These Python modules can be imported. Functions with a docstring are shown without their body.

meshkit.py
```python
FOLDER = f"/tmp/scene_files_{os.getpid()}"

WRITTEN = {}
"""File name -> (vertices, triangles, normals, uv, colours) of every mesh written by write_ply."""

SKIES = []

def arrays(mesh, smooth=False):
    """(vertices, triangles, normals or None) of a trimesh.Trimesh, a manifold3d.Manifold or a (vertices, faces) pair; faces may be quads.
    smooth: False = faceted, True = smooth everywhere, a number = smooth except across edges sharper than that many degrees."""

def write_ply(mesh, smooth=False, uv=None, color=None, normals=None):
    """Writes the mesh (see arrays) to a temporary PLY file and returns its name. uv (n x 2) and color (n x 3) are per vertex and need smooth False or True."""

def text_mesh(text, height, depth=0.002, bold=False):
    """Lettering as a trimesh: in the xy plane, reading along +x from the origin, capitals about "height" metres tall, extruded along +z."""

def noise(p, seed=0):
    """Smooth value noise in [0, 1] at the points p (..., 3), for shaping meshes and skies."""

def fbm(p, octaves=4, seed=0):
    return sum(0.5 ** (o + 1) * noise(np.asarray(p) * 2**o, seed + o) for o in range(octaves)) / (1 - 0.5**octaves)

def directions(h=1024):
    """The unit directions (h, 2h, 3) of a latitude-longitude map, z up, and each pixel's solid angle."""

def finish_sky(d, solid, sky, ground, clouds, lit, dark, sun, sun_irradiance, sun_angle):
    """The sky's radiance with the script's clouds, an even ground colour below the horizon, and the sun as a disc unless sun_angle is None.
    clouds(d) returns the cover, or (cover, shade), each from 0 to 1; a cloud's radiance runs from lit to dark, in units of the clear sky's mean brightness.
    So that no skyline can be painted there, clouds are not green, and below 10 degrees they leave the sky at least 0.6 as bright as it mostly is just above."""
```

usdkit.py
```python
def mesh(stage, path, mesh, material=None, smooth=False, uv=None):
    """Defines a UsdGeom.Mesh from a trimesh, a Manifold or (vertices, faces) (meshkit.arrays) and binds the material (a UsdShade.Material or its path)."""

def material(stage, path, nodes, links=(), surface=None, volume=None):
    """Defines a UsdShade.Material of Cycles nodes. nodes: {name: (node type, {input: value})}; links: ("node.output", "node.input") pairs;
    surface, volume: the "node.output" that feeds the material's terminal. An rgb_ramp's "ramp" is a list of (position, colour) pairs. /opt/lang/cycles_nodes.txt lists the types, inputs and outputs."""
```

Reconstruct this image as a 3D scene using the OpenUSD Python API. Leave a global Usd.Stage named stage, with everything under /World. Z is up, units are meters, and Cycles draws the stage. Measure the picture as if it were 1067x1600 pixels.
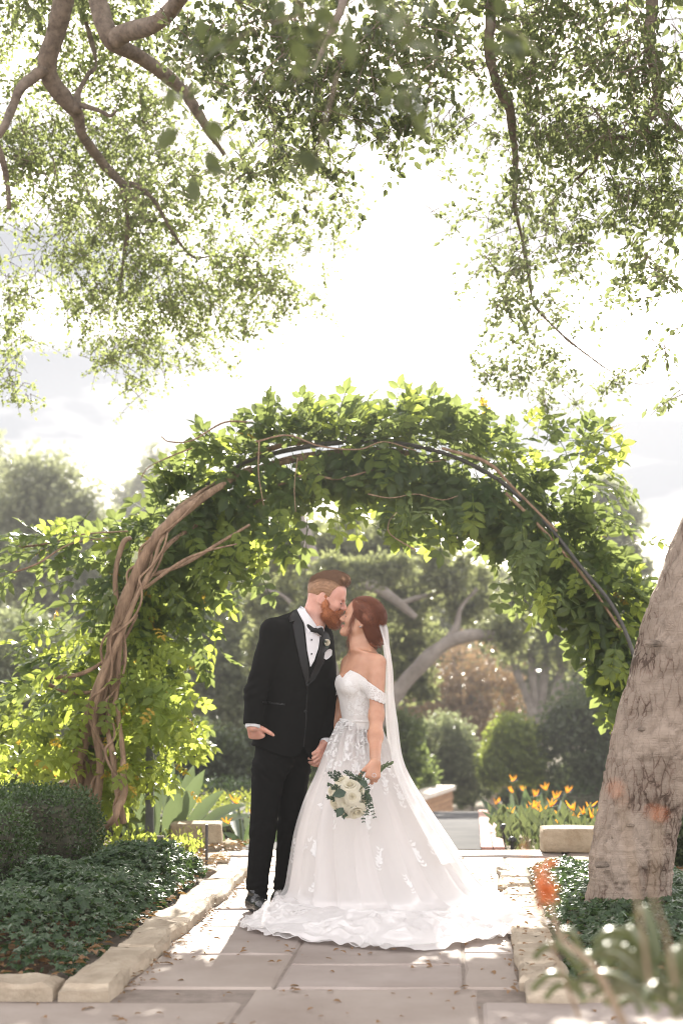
import math, random
import numpy as np, trimesh, usdkit, meshkit
from pxr import Usd, UsdGeom, UsdLux, UsdShade, Gf, Sdf

stage = Usd.Stage.CreateInMemory()
UsdGeom.SetStageUpAxis(stage, 'Z')
UsdGeom.Xform.Define(stage, '/World')
UsdGeom.Scope.Define(stage, '/World/Looks')
random.seed(5)
RNG = np.random.default_rng(11)

# ------------------------------------------------------------------ camera, sky, sun, exposure
FPX, CX, HY, CAMZ = 2222.0, 533.5, 1075.0, 1.175      # focal length and principal point in photo pixels
EXPOSURE = 1.8
HAZE = True
SUN_AZ, SUN_EL = math.radians(3.0), math.radians(28.0)
cam = UsdGeom.Camera.Define(stage, '/World/camera')
cam.AddTranslateOp().Set(Gf.Vec3d(0, 0, CAMZ))
cam.AddRotateXOp().Set(90.0)
cam.CreateHorizontalApertureAttr(24.0)
cam.CreateVerticalApertureAttr(36.0)
cam.CreateFocalLengthAttr(24.0 * FPX / 1067)
cam.CreateVerticalApertureOffsetAttr(24.0 * (HY - 800) / 1067)
cam.CreateClippingRangeAttr(Gf.Vec2f(0.1, 2000))
cam.CreateFStopAttr(2.0)
cam.CreateFocusDistanceAttr(7.5)
cam.CreateExposureAttr(EXPOSURE)

sky = UsdLux.DomeLight.Define(stage, '/World/sky')
sky.GetPrim().SetCustomDataByKey('kind', 'structure')
skym = usdkit.material(stage, '/World/Looks/sky_look', {
    'tc': ('texture_coordinate', {}),
    'st': ('sky_texture', {'sky_type': 'single_scattering', 'sun_disc': False, 'sun_elevation': SUN_EL, 'sun_rotation': SUN_AZ, 'aerosol_density': 2.0}),
    'map': ('mapping', {'scale': (1.3, 1.3, 7.0), 'location': (1.1, 2.4, 1.35)}),
    'n': ('noise_texture', {'scale': 1.7, 'detail': 5, 'roughness': 0.55, 'distortion': 0.3}),
    'cov': ('rgb_ramp', {'ramp': [(0.0, (1, 1, 1)), (0.45, (1, 1, 1)), (0.53, (.18, .18, .18)), (0.62, (.0, .0, .0)), (1, (0, 0, 0))]}),
    'm': ('mix_color', {'blend_type': 'mix', 'fac': .78, 'b': (8.6, 8.0, 7.75), 'use_clamp': False}),
    'm2': ('mix_color', {'blend_type': 'mix', 'a': (.80, .88, 1.02), 'use_clamp': False}),
    'bg': ('background_shader', {'strength': 0.125}),
}, [('tc.generated', 'map.vector'), ('map.vector', 'n.vector'), ('n.fac', 'cov.fac'), ('cov.color', 'm2.fac'), ('st.color', 'm.a'), ('m.result', 'm2.b'), ('m2.result', 'bg.color')], surface='bg.background')
UsdShade.MaterialBindingAPI.Apply(sky.GetPrim()).Bind(skym)

sun = UsdLux.DistantLight.Define(stage, '/World/sun')
sun.CreateIntensityAttr(1.2)
sun.CreateAngleAttr(0.5)
sun.CreateNormalizeAttr(True)
sun.CreateColorAttr(Gf.Vec3f(1.0, 0.93, 0.82))
sun.AddRotateZOp().Set(-math.degrees(SUN_AZ))
sun.AddRotateXOp().Set(-(90 - math.degrees(SUN_EL)))

# ------------------------------------------------------------------ helpers
def P(px, py, y):
    "the point at depth y that stands at that place of the photograph"
    return np.array([(px - CX) / FPX * y, y, CAMZ - (py - HY) / FPX * y])

USED = {}
LOC = {}
def numbered(parent, name):
    k = (parent, name)
    n = USED.get(k, -1) + 1
    USED[k] = n
    return f'{parent}/{name}' if n == 0 else f'{parent}/{name}_{n:03d}'

def data(prim, **kw):
    for k, v in kw.items():
        if v:
            prim.SetCustomDataByKey(k, v)

def thing(name, label, cat, loc=(0, 0, 0), group=None, kind=None):
    path = numbered('/World', name)
    x = UsdGeom.Xform.Define(stage, path)
    x.AddTranslateOp().Set(Gf.Vec3d(*map(float, loc)))
    data(x.GetPrim(), label=label, category=cat, group=group, kind=kind)
    LOC[path] = np.asarray(loc, float)
    return path

def part(name, m, mat, parent='/World', smooth=False, label=None, cat=None, group=None, kind=None):
    path = numbered(parent, name)
    v, f = (m.vertices, m.faces) if hasattr(m, 'vertices') else m
    off = LOC.get(parent, np.zeros(3))
    LOC[path] = off
    u = usdkit.mesh(stage, path, (np.asarray(v, float) - off, np.asarray(f, int)), mat, smooth)
    data(u.GetPrim(), label=label, category=cat, group=group, kind=kind)
    return path

def struct(name, m, mat, smooth=False):
    return part(name, m, mat, '/World', smooth, kind='structure')

def join(ms):
    vs, fs, n = [], [], 0
    for m in ms:
        v, f = (m.vertices, m.faces) if hasattr(m, 'vertices') else m
        v, f = np.asarray(v, float), np.asarray(f, int)
        if f.shape[1] == 4:
            f = np.vstack([f[:, [0, 1, 2]], f[:, [0, 2, 3]]])
        vs.append(v); fs.append(f + n); n += len(v)
    return np.vstack(vs), np.vstack(fs)

def unit(a):
    a = np.asarray(a, float)
    return a / (np.linalg.norm(a, axis=-1, keepdims=True) + 1e-12)

def catmull(pts, n):
    "n points along a smooth curve through pts (any number of columns)"
    p = np.asarray(pts, float)
    if len(p) == 2:
        t = np.linspace(0, 1, n)[:, None]
        return p[0] * (1 - t) + p[1] * t
    q = np.vstack([2 * p[0] - p[1], p, 2 * p[-1] - p[-2]])
    t = np.linspace(0, len(p) - 1 - 1e-9, n)
    i = t.astype(int); u = (t - i)[:, None]
    a, b, c, d = q[i], q[i + 1], q[i + 2], q[i + 3]
    return 0.5 * (2 * b + (c - a) * u + (2 * a - 5 * b + 4 * c - d) * u ** 2 + (3 * b - a - 3 * c + d) * u ** 3)

def tube(pts, radii, sides=8, n=None, noise=0.0, nscale=6.0, cap=True, seed=0, flat=None):
    "a smooth tapering tube"
    pr = np.hstack([np.asarray(pts, float), np.broadcast_to(np.asarray(radii, float), (len(pts),))[:, None]])
    if n:
        pr = catmull(pr, n)
    p, r = pr[:, :3], np.maximum(pr[:, 3], 1e-4)
    t = unit(np.gradient(p, axis=0))
    a = np.zeros_like(p)
    up = np.array([0, 0, 1.0]) if abs(t[0, 2]) < 0.9 else np.array([1.0, 0, 0])
    a[0] = unit(np.cross(t[0], up))
    for i in range(1, len(p)):
        a[i] = unit(a[i - 1] - t[i] * (a[i - 1] @ t[i]))
    b = np.cross(t, a)
    ang = np.arange(sides) * 2 * np.pi / sides
    d = np.cos(ang)[None, :, None] * a[:, None] + np.sin(ang)[None, :, None] * b[:, None] * (1 if flat is None else flat)
    v = p[:, None] + r[:, None, None] * d
    if noise:
        k = meshkit.fbm(v * nscale, 3, seed) - 0.5
        v = v + d * (k * noise * 2)[..., None]
    m = len(p)
    i, j = np.meshgrid(np.arange(m - 1), np.arange(sides), indexing='ij')
    f = np.stack([i * sides + j, i * sides + (j + 1) % sides, (i + 1) * sides + (j + 1) % sides, (i + 1) * sides + j], -1).reshape(-1, 4)
    f = np.vstack([f[:, [0, 1, 2]], f[:, [0, 2, 3]]])
    v = v.reshape(-1, 3)
    if cap:
        v = np.vstack([v, p[:1], p[-1:]])
        k = np.arange(sides)
        f = np.vstack([f, np.stack([np.full(sides, m * sides), (k + 1) % sides, k], 1), np.stack([np.full(sides, m * sides + 1), (m - 1) * sides + k, (m - 1) * sides + (k + 1) % sides], 1)])
    return v, f

def strands(paths, radius, sides=3):
    "many thin tubes; paths (n, k, 3), tapering to the tip"
    p = np.asarray(paths, float)
    n, k, _ = p.shape
    t = unit(np.gradient(p, axis=1))
    a = unit(np.cross(t, np.where(np.abs(t[..., 2:]) < 0.9, [0, 0, 1.0], [1.0, 0, 0])))
    b = np.cross(t, a)
    ang = np.arange(sides) * 2 * np.pi / sides
    r = radius * np.linspace(1, 0.35, k)[None, :, None, None]
    v = p[:, :, None] + r * (np.cos(ang)[:, None] * a[:, :, None] + np.sin(ang)[:, None] * b[:, :, None])
    i, j = np.meshgrid(np.arange(k - 1), np.arange(sides), indexing='ij')
    q = np.stack([i * sides + j, i * sides + (j + 1) % sides, (i + 1) * sides + (j + 1) % sides, (i + 1) * sides + j], -1).reshape(-1, 4)
    q = np.vstack([q[:, [0, 1, 2]], q[:, [0, 2, 3]]])
    f = (np.arange(n)[:, None, None] * (k * sides) + q).reshape(-1, 3)
    return v.reshape(-1, 3), f

def frames(axis, normal):
    "matrices whose columns are right, along, normal"
    y = unit(axis)
    x = unit(np.cross(y, normal))
    z = np.cross(x, y)
    return np.stack([x, y, z], -1)

def scatter(tv, tf, pos, fr, scale):
    tv = np.asarray(tv, float)
    scale = np.broadcast_to(np.asarray(scale, float).reshape(-1, 1, 1) if np.ndim(scale) < 2 else np.asarray(scale)[:, None], (len(pos), 1, 1) if np.ndim(scale) < 2 else (len(pos), 1, 3))
    v = np.einsum('nij,nkj->nki', fr, tv[None] * scale) + np.asarray(pos)[:, None]
    f = (np.arange(len(pos))[:, None, None] * len(tv) + np.asarray(tf)[None]).reshape(-1, 3)
    return v.reshape(-1, 3), f

def rand_dirs(n, rng=RNG):
    return unit(rng.normal(size=(n, 3)))

# leaf shapes, base at the origin, pointing along y, length 1
LEAF2 = (np.array([[0, 0, 0], [-.28, .45, .06], [0, 1, -.04], [.28, .45, .06]]), np.array([[0, 2, 1], [0, 3, 2]]))
LEAF6 = (np.array([[0, 0, 0], [-.19, .28, .06], [-.2, .62, .05], [0, 1, -.1], [.2, .62, .05], [.19, .28, .06], [0, .3, 0], [0, .65, -.02]]),
         np.array([[0, 6, 1], [1, 6, 7], [1, 7, 2], [2, 7, 3], [0, 5, 6], [5, 7, 6], [5, 4, 7], [4, 3, 7]]))
IVY = (np.array([[0, 0.1, 0], [-.38, -.02, .03], [-.33, .33, .05], [-.6, .52, -.02], [-.2, .58, .05], [0, 1, -.08], [.2, .58, .05], [.6, .52, -.02], [.33, .33, .05], [.38, -.02, .03], [0, .45, -.03]]),
       np.array([[0, 10, 1], [1, 10, 2], [2, 10, 4], [2, 4, 3], [4, 10, 5], [5, 10, 6], [6, 10, 8], [6, 8, 7], [8, 10, 9], [9, 10, 0]]))

def pinnate(pairs=5, droop=0.25, rng=RNG):
    "a compound leaf of length 1 along y"
    vs, pos, fr, sc = [], [], [], []
    rail = []
    for i in range(pairs):
        t = 0.28 + 0.6 * i / (pairs - 1)
        z = -droop * t * t
        for s in (-1, 1):
            a = np.array([s * 0.9, 0.42 + rng.normal() * .12, -0.25 + rng.normal() * .2])
            pos.append((0, t, z)); fr.append(frames(a, (rng.normal() * .25, 0, 1))); sc.append(0.39 * (1 - 0.25 * abs(i - pairs / 2 + .5) / pairs) * rng.uniform(.85, 1.15))
    pos.append((0, .9, -droop * .8)); fr.append(frames((0, 1, -.5), (0, 0, 1))); sc.append(.42)
    m = scatter(LEAF6[0] * [1.3, 1, 1], LEAF6[1], np.array(pos), np.array(fr), np.array(sc))
    ys = np.linspace(0, .92, 5)
    st = tube(np.stack([0 * ys, ys, -droop * ys ** 2], 1), .012, 3, cap=False)
    return join([m, st])

def blade(p0, p1, p2, width, normal, n=9, fold=.25, prof=None, thick=0.0):
    "a long leaf along a curve, folded at its midrib"
    t = np.linspace(0, 1, n)[:, None]
    p0, p1, p2 = (np.asarray(q, float) for q in (p0, p1, p2))
    c = (1 - t) ** 2 * p0 + 2 * t * (1 - t) * p1 + t ** 2 * p2
    tang = unit(np.gradient(c, axis=0))
    side = unit(np.cross(tang, np.asarray(normal, float)))
    nor = np.cross(side, tang)
    w = (np.sin(np.pi * t ** 0.8) ** .7 if prof is None else np.interp(t[:, 0], *prof)[:, None]) * width / 2
    w = np.maximum(w, .002)
    L, R = c - side * w + nor * w * fold, c + side * w + nor * w * fold
    v = np.stack([L, c, R], 1)
    if thick:
        low = np.stack([L - nor * thick * .2, c - nor * thick, R - nor * thick * .2], 1)
        v = np.concatenate([v, low[:, ::-1]], 1)
        k = 6
        cols = [(a, (a + 1) % 6) for a in range(6)]
    else:
        k = 3
        cols = [(0, 1), (1, 2)]
    f = []
    for i in range(n - 1):
        for a, b in cols:
            f += [[i * k + a, i * k + b, i * k + k + b], [i * k + a, i * k + k + b, i * k + k + a]]
    return v.reshape(-1, 3), np.array(f)

def rock(center, size, seed, sub=3, rough=.12, boxy=.6, rz=0.0):
    m = trimesh.creation.icosphere(sub)
    v = m.vertices
    box = v / np.abs(v).max(1, keepdims=True)
    v = v * (1 - boxy) + box * boxy * .85
    v = v * (1 + rough * 2 * (meshkit.fbm(v * 1.7 + seed * 7.1, 4, seed) - .5))[:, None]
    v = v * np.asarray(size) / 2
    c, s = math.cos(rz), math.sin(rz)
    v = v @ np.array([[c, s, 0], [-s, c, 0], [0, 0, 1]]) + np.asarray(center)
    return v, m.faces

def slab(poly, z0, z1, seed=0, bevel=.012, jitter=.004):
    "a stone with a chamfered top edge from a counter-clockwise outline"
    p = np.asarray(poly, float)
    rng = np.random.default_rng(seed)
    q = []
    for a, b in zip(p, np.roll(p, -1, 0)):
        n = max(1, int(np.linalg.norm(b - a) / .18))
        for k in range(n):
            q.append(a + (b - a) * k / n + (rng.normal(size=2) * jitter if k else rng.normal(size=2) * jitter * .5))
    q = np.array(q)
    c = q.mean(0)
    inn = q - unit(q - c) * bevel * 1.3
    m = len(q)
    zt = z1 + rng.normal(size=m) * .0012
    v = np.vstack([np.c_[q, np.full(m, z0)], np.c_[q, zt - bevel * .7], np.c_[inn, zt], [[c[0], c[1], z1]]])
    f = []
    for i in range(m):
        j = (i + 1) % m
        f += [[i, j, m + j], [i, m + j, m + i], [m + i, m + j, 2 * m + j], [m + i, 2 * m + j, 2 * m + i], [2 * m + i, 2 * m + j, 3 * m]]
    return v, np.array(f)

def box(lo, hi):
    b = trimesh.creation.box(bounds=[lo, hi])
    return b.vertices, b.faces

# ------------------------------------------------------------------ implicit bodies
def rc(a, b, ra, rb):
    a, b = np.asarray(a, float), np.asarray(b, float)
    ba = b - a; L = ba @ ba + 1e-12
    def d(p):
        t = np.clip((p - a) @ ba / L, 0, 1)
        return np.linalg.norm(p - a - t[:, None] * ba, axis=1) - (ra + (rb - ra) * t)
    return d

def el(c, r, R=np.eye(3)):
    c, r = np.asarray(c, float), np.asarray(r, float)
    def d(p):
        q = ((p - c) @ R) / r
        k = np.linalg.norm(q, axis=1)
        g = np.linalg.norm(q / r, axis=1) + 1e-9
        return k * (k - 1) / g
    return d

def loft(rows):
    "rows of (z, cx, cy, half width, half depth, yaw of the front), an upright body of ellipses"
    rows = np.array(sorted(rows), float)
    z0, z1 = rows[0, 0], rows[-1, 0]
    fine = catmull(rows, 80)
    zz = np.maximum.accumulate(fine[:, 0])
    def d(p):
        z = np.clip(p[:, 2], z0, z1)
        cx, cy, a, b, yaw = (np.interp(z, zz, fine[:, k]) for k in range(1, 6))
        x, y = p[:, 0] - cx, p[:, 1] - cy
        c, s = np.cos(yaw), np.sin(yaw)
        u, w = (x * c + y * s) / a, (-x * s + y * c) / b
        k = np.sqrt(u * u + w * w)
        g = np.sqrt((u / a) ** 2 + (w / b) ** 2) + 1e-9
        e = np.where(k < 1e-6, -np.minimum(a, b), k * (k - 1) / g)
        return np.maximum(e, np.maximum(p[:, 2] - z1, z0 - p[:, 2]))
    return d

def smin(a, b, k):
    h = np.maximum(k - np.abs(a - b), 0) / k
    return np.minimum(a, b) - h * h * k * .25

def union(parts, k=.02):
    def d(p):
        r = None
        for q in parts:
            kk = k
            if isinstance(q, tuple):
                q, kk = q
            e = q(p)
            r = e if r is None else smin(r, e, kk)
        return r
    return d

def carve(f, cuts, k=.01):
    def d(p):
        r = f(p)
        for c in cuts:
            r = -smin(-r, c(p), k)
        return r
    return d

def nets(f, lo, hi, h):
    "a smooth mesh of the surface f = 0: surface nets, evaluated near the surface only"
    lo, hi = np.asarray(lo, float), np.asarray(hi, float)
    B = 8
    nb = np.ceil((hi - lo) / (h * B)).astype(int) + 1
    n = nb * B
    ci = np.stack(np.meshgrid(*[np.arange(k) for k in nb], indexing='ij'), -1).reshape(-1, 3)
    cd = f(lo + (ci * B + (B - 1) / 2) * h)
    near = np.abs(cd) < h * B * 1.25
    D = np.repeat(np.repeat(np.repeat(np.where(cd < 0, -1.0, 1.0).reshape(nb), B, 0), B, 1), B, 2).astype(np.float32)
    sub = np.stack(np.meshgrid(*[np.arange(B)] * 3, indexing='ij'), -1).reshape(-1, 3)
    idx = (ci[near][:, None] * B + sub).reshape(-1, 3)
    D[idx[:, 0], idx[:, 1], idx[:, 2]] = f(lo + idx * h)
    s = D < 0
    cnt = np.zeros(n - 1, np.uint8)
    cor = [(i, j, k) for i in (0, 1) for j in (0, 1) for k in (0, 1)]
    def sl(c):
        return tuple(slice(c[a], n[a] - 1 + c[a]) for a in range(3))
    for c in cor:
        cnt += s[sl(c)]
    m = (cnt > 0) & (cnt < 8)
    at = np.argwhere(m)
    number = np.full(n - 1, -1)
    number[m] = np.arange(len(at))
    pos, w = np.zeros((len(at), 3)), np.zeros(len(at))
    for a in range(8):
        for ax in range(3):
            if cor[a][ax] == 0:
                b = list(cor[a]); b[ax] = 1
                A, Bc = at + cor[a], at + b
                da, db = D[A[:, 0], A[:, 1], A[:, 2]], D[Bc[:, 0], Bc[:, 1], Bc[:, 2]]
                x = (da < 0) != (db < 0)
                t = np.where(x, da / np.where(x, da - db, 1), 0)[:, None]
                pos += np.where(x[:, None], np.array(cor[a]) + t * (np.array(b) - cor[a]), 0)
                w += x
    v = lo + (at + pos / w[:, None]) * h
    quads = []
    for ax in range(3):
        o1, o2 = [(1, 2), (2, 0), (0, 1)][ax]
        A = s[tuple(slice(0, n[a] - 1) if a == ax else slice(1, n[a] - 1) for a in range(3))]
        C = s[tuple(slice(1, n[a]) if a == ax else slice(1, n[a] - 1) for a in range(3))]
        e = np.argwhere(A != C)
        sign = A[e[:, 0], e[:, 1], e[:, 2]]
        e = e + np.array([0 if a == ax else 1 for a in range(3)])
        def cell(d1, d2):
            q = e.copy(); q[:, o1] -= d1; q[:, o2] -= d2
            return number[q[:, 0], q[:, 1], q[:, 2]]
        q = np.stack([cell(1, 1), cell(0, 1), cell(0, 0), cell(1, 0)], 1)
        q[~sign] = q[~sign][:, ::-1]
        quads.append(q)
    q = np.vstack(quads)
    q = q[(q >= 0).all(1)]
    return v, np.vstack([q[:, [0, 1, 2]], q[:, [0, 2, 3]]])

def grad(f, p, e=.002):
    return unit(np.stack([f(p + np.eye(3)[k] * e) - f(p - np.eye(3)[k] * e) for k in range(3)], -1))

def onto(f, p, off=0.0, steps=6):
    "moves points to the level off of the field"
    for _ in range(steps):
        p = p - grad(f, p) * (f(p) - off)[:, None]
    return p

def cloth_patch(f, outline, y0, off, thick=.003, h=.006, keep=None):
    "a piece of cloth with the given outline (pixels of the front view) lying on the body f: pushed back from depth y0 until it meets it"
    from shapely.geometry import Polygon
    from shapely import contains_xy
    poly = Polygon(outline).buffer(0)
    x0, a0, x1, a1 = poly.bounds
    step = h / y0 * FPX
    ring = np.array(poly.segmentize(step).exterior.coords)[:-1]
    gx, gy = np.meshgrid(np.arange(x0, x1, step), np.arange(a0, a1, step))
    inner = np.c_[gx.ravel(), gy.ravel()]
    inside = contains_xy(poly.buffer(-step * .5), inner[:, 0], inner[:, 1])
    pts = np.vstack([ring, inner[inside]])
    from scipy.spatial import Delaunay
    tri = Delaunay(pts + np.random.default_rng(1).normal(size=pts.shape) * 1e-4).simplices
    c = pts[tri].mean(1)
    tri = tri[contains_xy(poly, c[:, 0], c[:, 1])]
    a, b, cc = pts[tri[:, 0]], pts[tri[:, 1]], pts[tri[:, 2]]
    flip = np.cross(b - a, cc - a) > 0
    tri[flip] = tri[flip][:, ::-1]
    o = np.array([0, 0, CAMZ])
    d = unit(np.stack([P(x, y, 1.0) - o for x, y in pts]))
    t = np.full(len(pts), (y0 - .5))
    for _ in range(60):
        t += np.clip(f(o + d * t[:, None]) - off, -.05, .05) * .8
        t = np.minimum(t, y0 + .5)
    outer = o + d * t[:, None]
    nor = grad(f, outer)
    lowp = outer - nor * thick
    n = len(pts)
    m = len(ring)
    k = np.arange(m)
    side = np.vstack([np.c_[k, (k + 1) % m, n + (k + 1) % m], np.c_[k, n + (k + 1) % m, n + k]])
    return np.vstack([outer, lowp]), np.vstack([tri, tri[:, ::-1] + n, side])

# ------------------------------------------------------------------ materials
LK = '/World/Looks/'
def pm(name, c1, c2=None, rough=.6, scale=8.0, detail=4, bump=0.0, bscale=None, bdist=.01, stretch=(1, 1, 1), spec=.5, sheen=0.0, metallic=0.0, sss=0.0, mid=None, coat=0.0):
    c2 = c2 or c1
    nodes = {'g': ('geometry', {}), 'mp': ('mapping', {'scale': stretch}), 'n': ('noise_texture', {'scale': scale, 'detail': detail, 'roughness': .6}),
             'r': ('rgb_ramp', {'ramp': [(0.3, c1), (.7, c2)] if mid is None else [(.28, c1), (.5, mid), (.72, c2)]}),
             'p': ('principled_bsdf', {'roughness': rough, 'specular_ior_level': spec, 'sheen_weight': sheen, 'metallic': metallic, 'subsurface_weight': sss, 'subsurface_scale': .006, 'coat_weight': coat})}
    links = [('g.position', 'mp.vector'), ('mp.vector', 'n.vector'), ('n.fac', 'r.fac'), ('r.color', 'p.base_color')]
    if bump:
        nodes['n2'] = ('noise_texture', {'scale': bscale or scale * 3, 'detail': 5, 'roughness': .65})
        nodes['b'] = ('bump', {'strength': bump, 'distance': bdist})
        links += [('mp.vector', 'n2.vector'), ('n2.fac', 'b.height'), ('b.normal', 'p.normal')]
    return usdkit.material(stage, LK + name, nodes, links, surface='p.BSDF')

def leafmat(name, cols, trans, tf=.45, rough=.42, spec=.4):
    "leaves: each island its own tone, sunlight shows through"
    ramp = list(zip(np.linspace(0, 1, len(cols)), cols))
    tr = list(zip(np.linspace(0, 1, len(trans)), trans))
    return usdkit.material(stage, LK + name, {
        'g': ('geometry', {}), 'r': ('rgb_ramp', {'ramp': ramp}), 't': ('rgb_ramp', {'ramp': tr}),
        'p': ('principled_bsdf', {'roughness': rough, 'specular_ior_level': spec}), 'tl': ('translucent_bsdf', {}), 'm': ('mix_closure', {'fac': tf})},
        [('g.random_per_island', 'r.fac'), ('g.random_per_island', 't.fac'), ('r.color', 'p.base_color'), ('t.color', 'tl.color'), ('p.BSDF', 'm.closure1'), ('tl.BSDF', 'm.closure2')], surface='m.closure')

def clothmat(name, c, tf=.3, clear=0.0, rough=.7, scale=60.0, bump=.3, sheen=.3, holes=None):
    nodes = {'g': ('geometry', {}), 'n': ('noise_texture', {'scale': scale, 'detail': 3}), 'b': ('bump', {'strength': bump, 'distance': .004}),
             'p': ('principled_bsdf', {'base_color': c, 'roughness': rough, 'sheen_weight': sheen, 'specular_ior_level': .25}), 'tl': ('translucent_bsdf', {'color': c}),
             'm': ('mix_closure', {'fac': tf}), 'cl': ('transparent_bsdf', {}), 'o': ('mix_closure', {'fac': clear})}
    links = [('g.position', 'n.vector'), ('n.fac', 'b.height'), ('b.normal', 'p.normal'), ('p.BSDF', 'm.closure1'), ('tl.BSDF', 'm.closure2'), ('m.closure', 'o.closure1'), ('cl.BSDF', 'o.closure2')]
    if holes:
        nodes['v'] = ('voronoi_texture', {'scale': holes, 'feature': 'distance_to_edge'})
        nodes['hr'] = ('rgb_ramp', {'ramp': [(0, (0, 0, 0)), (.16, (.05, .05, .05)), (.26, (.6, .6, .6)), (1, (.65, .65, .65))]})
        links += [('g.position', 'v.vector'), ('v.distance', 'hr.fac'), ('hr.color', 'o.fac')]
    return usdkit.material(stage, LK + name, nodes, links, surface='o.closure')

M = {}
M['stone'] = pm('flagstone', (.215, .172, .148), (.31, .262, .232), .8, 2.2, 6, .35, 45, .006, mid=(.265, .22, .193))
M['stone2'] = pm('flagstone_dark', (.21, .168, .145), (.295, .25, .22), .8, 2.9, 6, .35, 40, .006)
M['stone3'] = pm('flagstone_tan', (.225, .18, .15), (.31, .262, .225), .8, 1.7, 6, .35, 50, .006)
M['grout'] = pm('grout', (.16, .13, .105), (.24, .195, .165), .95, 14, 5, .5, 90, .01)
M['kerb'] = pm('kerb_stone', (.23, .18, .125), (.43, .36, .275), .85, 5, 6, .7, 40, .015, mid=(.34, .28, .205))
M['rock'] = pm('sandstone', (.24, .175, .105), (.42, .34, .24), .9, 7, 6, .8, 35, .02, mid=(.33, .26, .175))
M['soil'] = pm('mulch_soil', (.05, .032, .02), (.17, .105, .065), .95, 22, 6, .9, 60, .03)
M['ground'] = pm('ground_earth', (.10, .085, .05), (.22, .17, .11), .95, .6, 6, .5, 8, .05)
M['asphalt'] = pm('asphalt_path', (.075, .076, .08), (.12, .118, .116), .95, 1.3, 6, .3, 120, .004, spec=.05)
M['brick'] = pm('path_brick', (.30, .15, .115), (.42, .25, .20), .85, 18, 4, .4, 80, .005)
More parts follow.
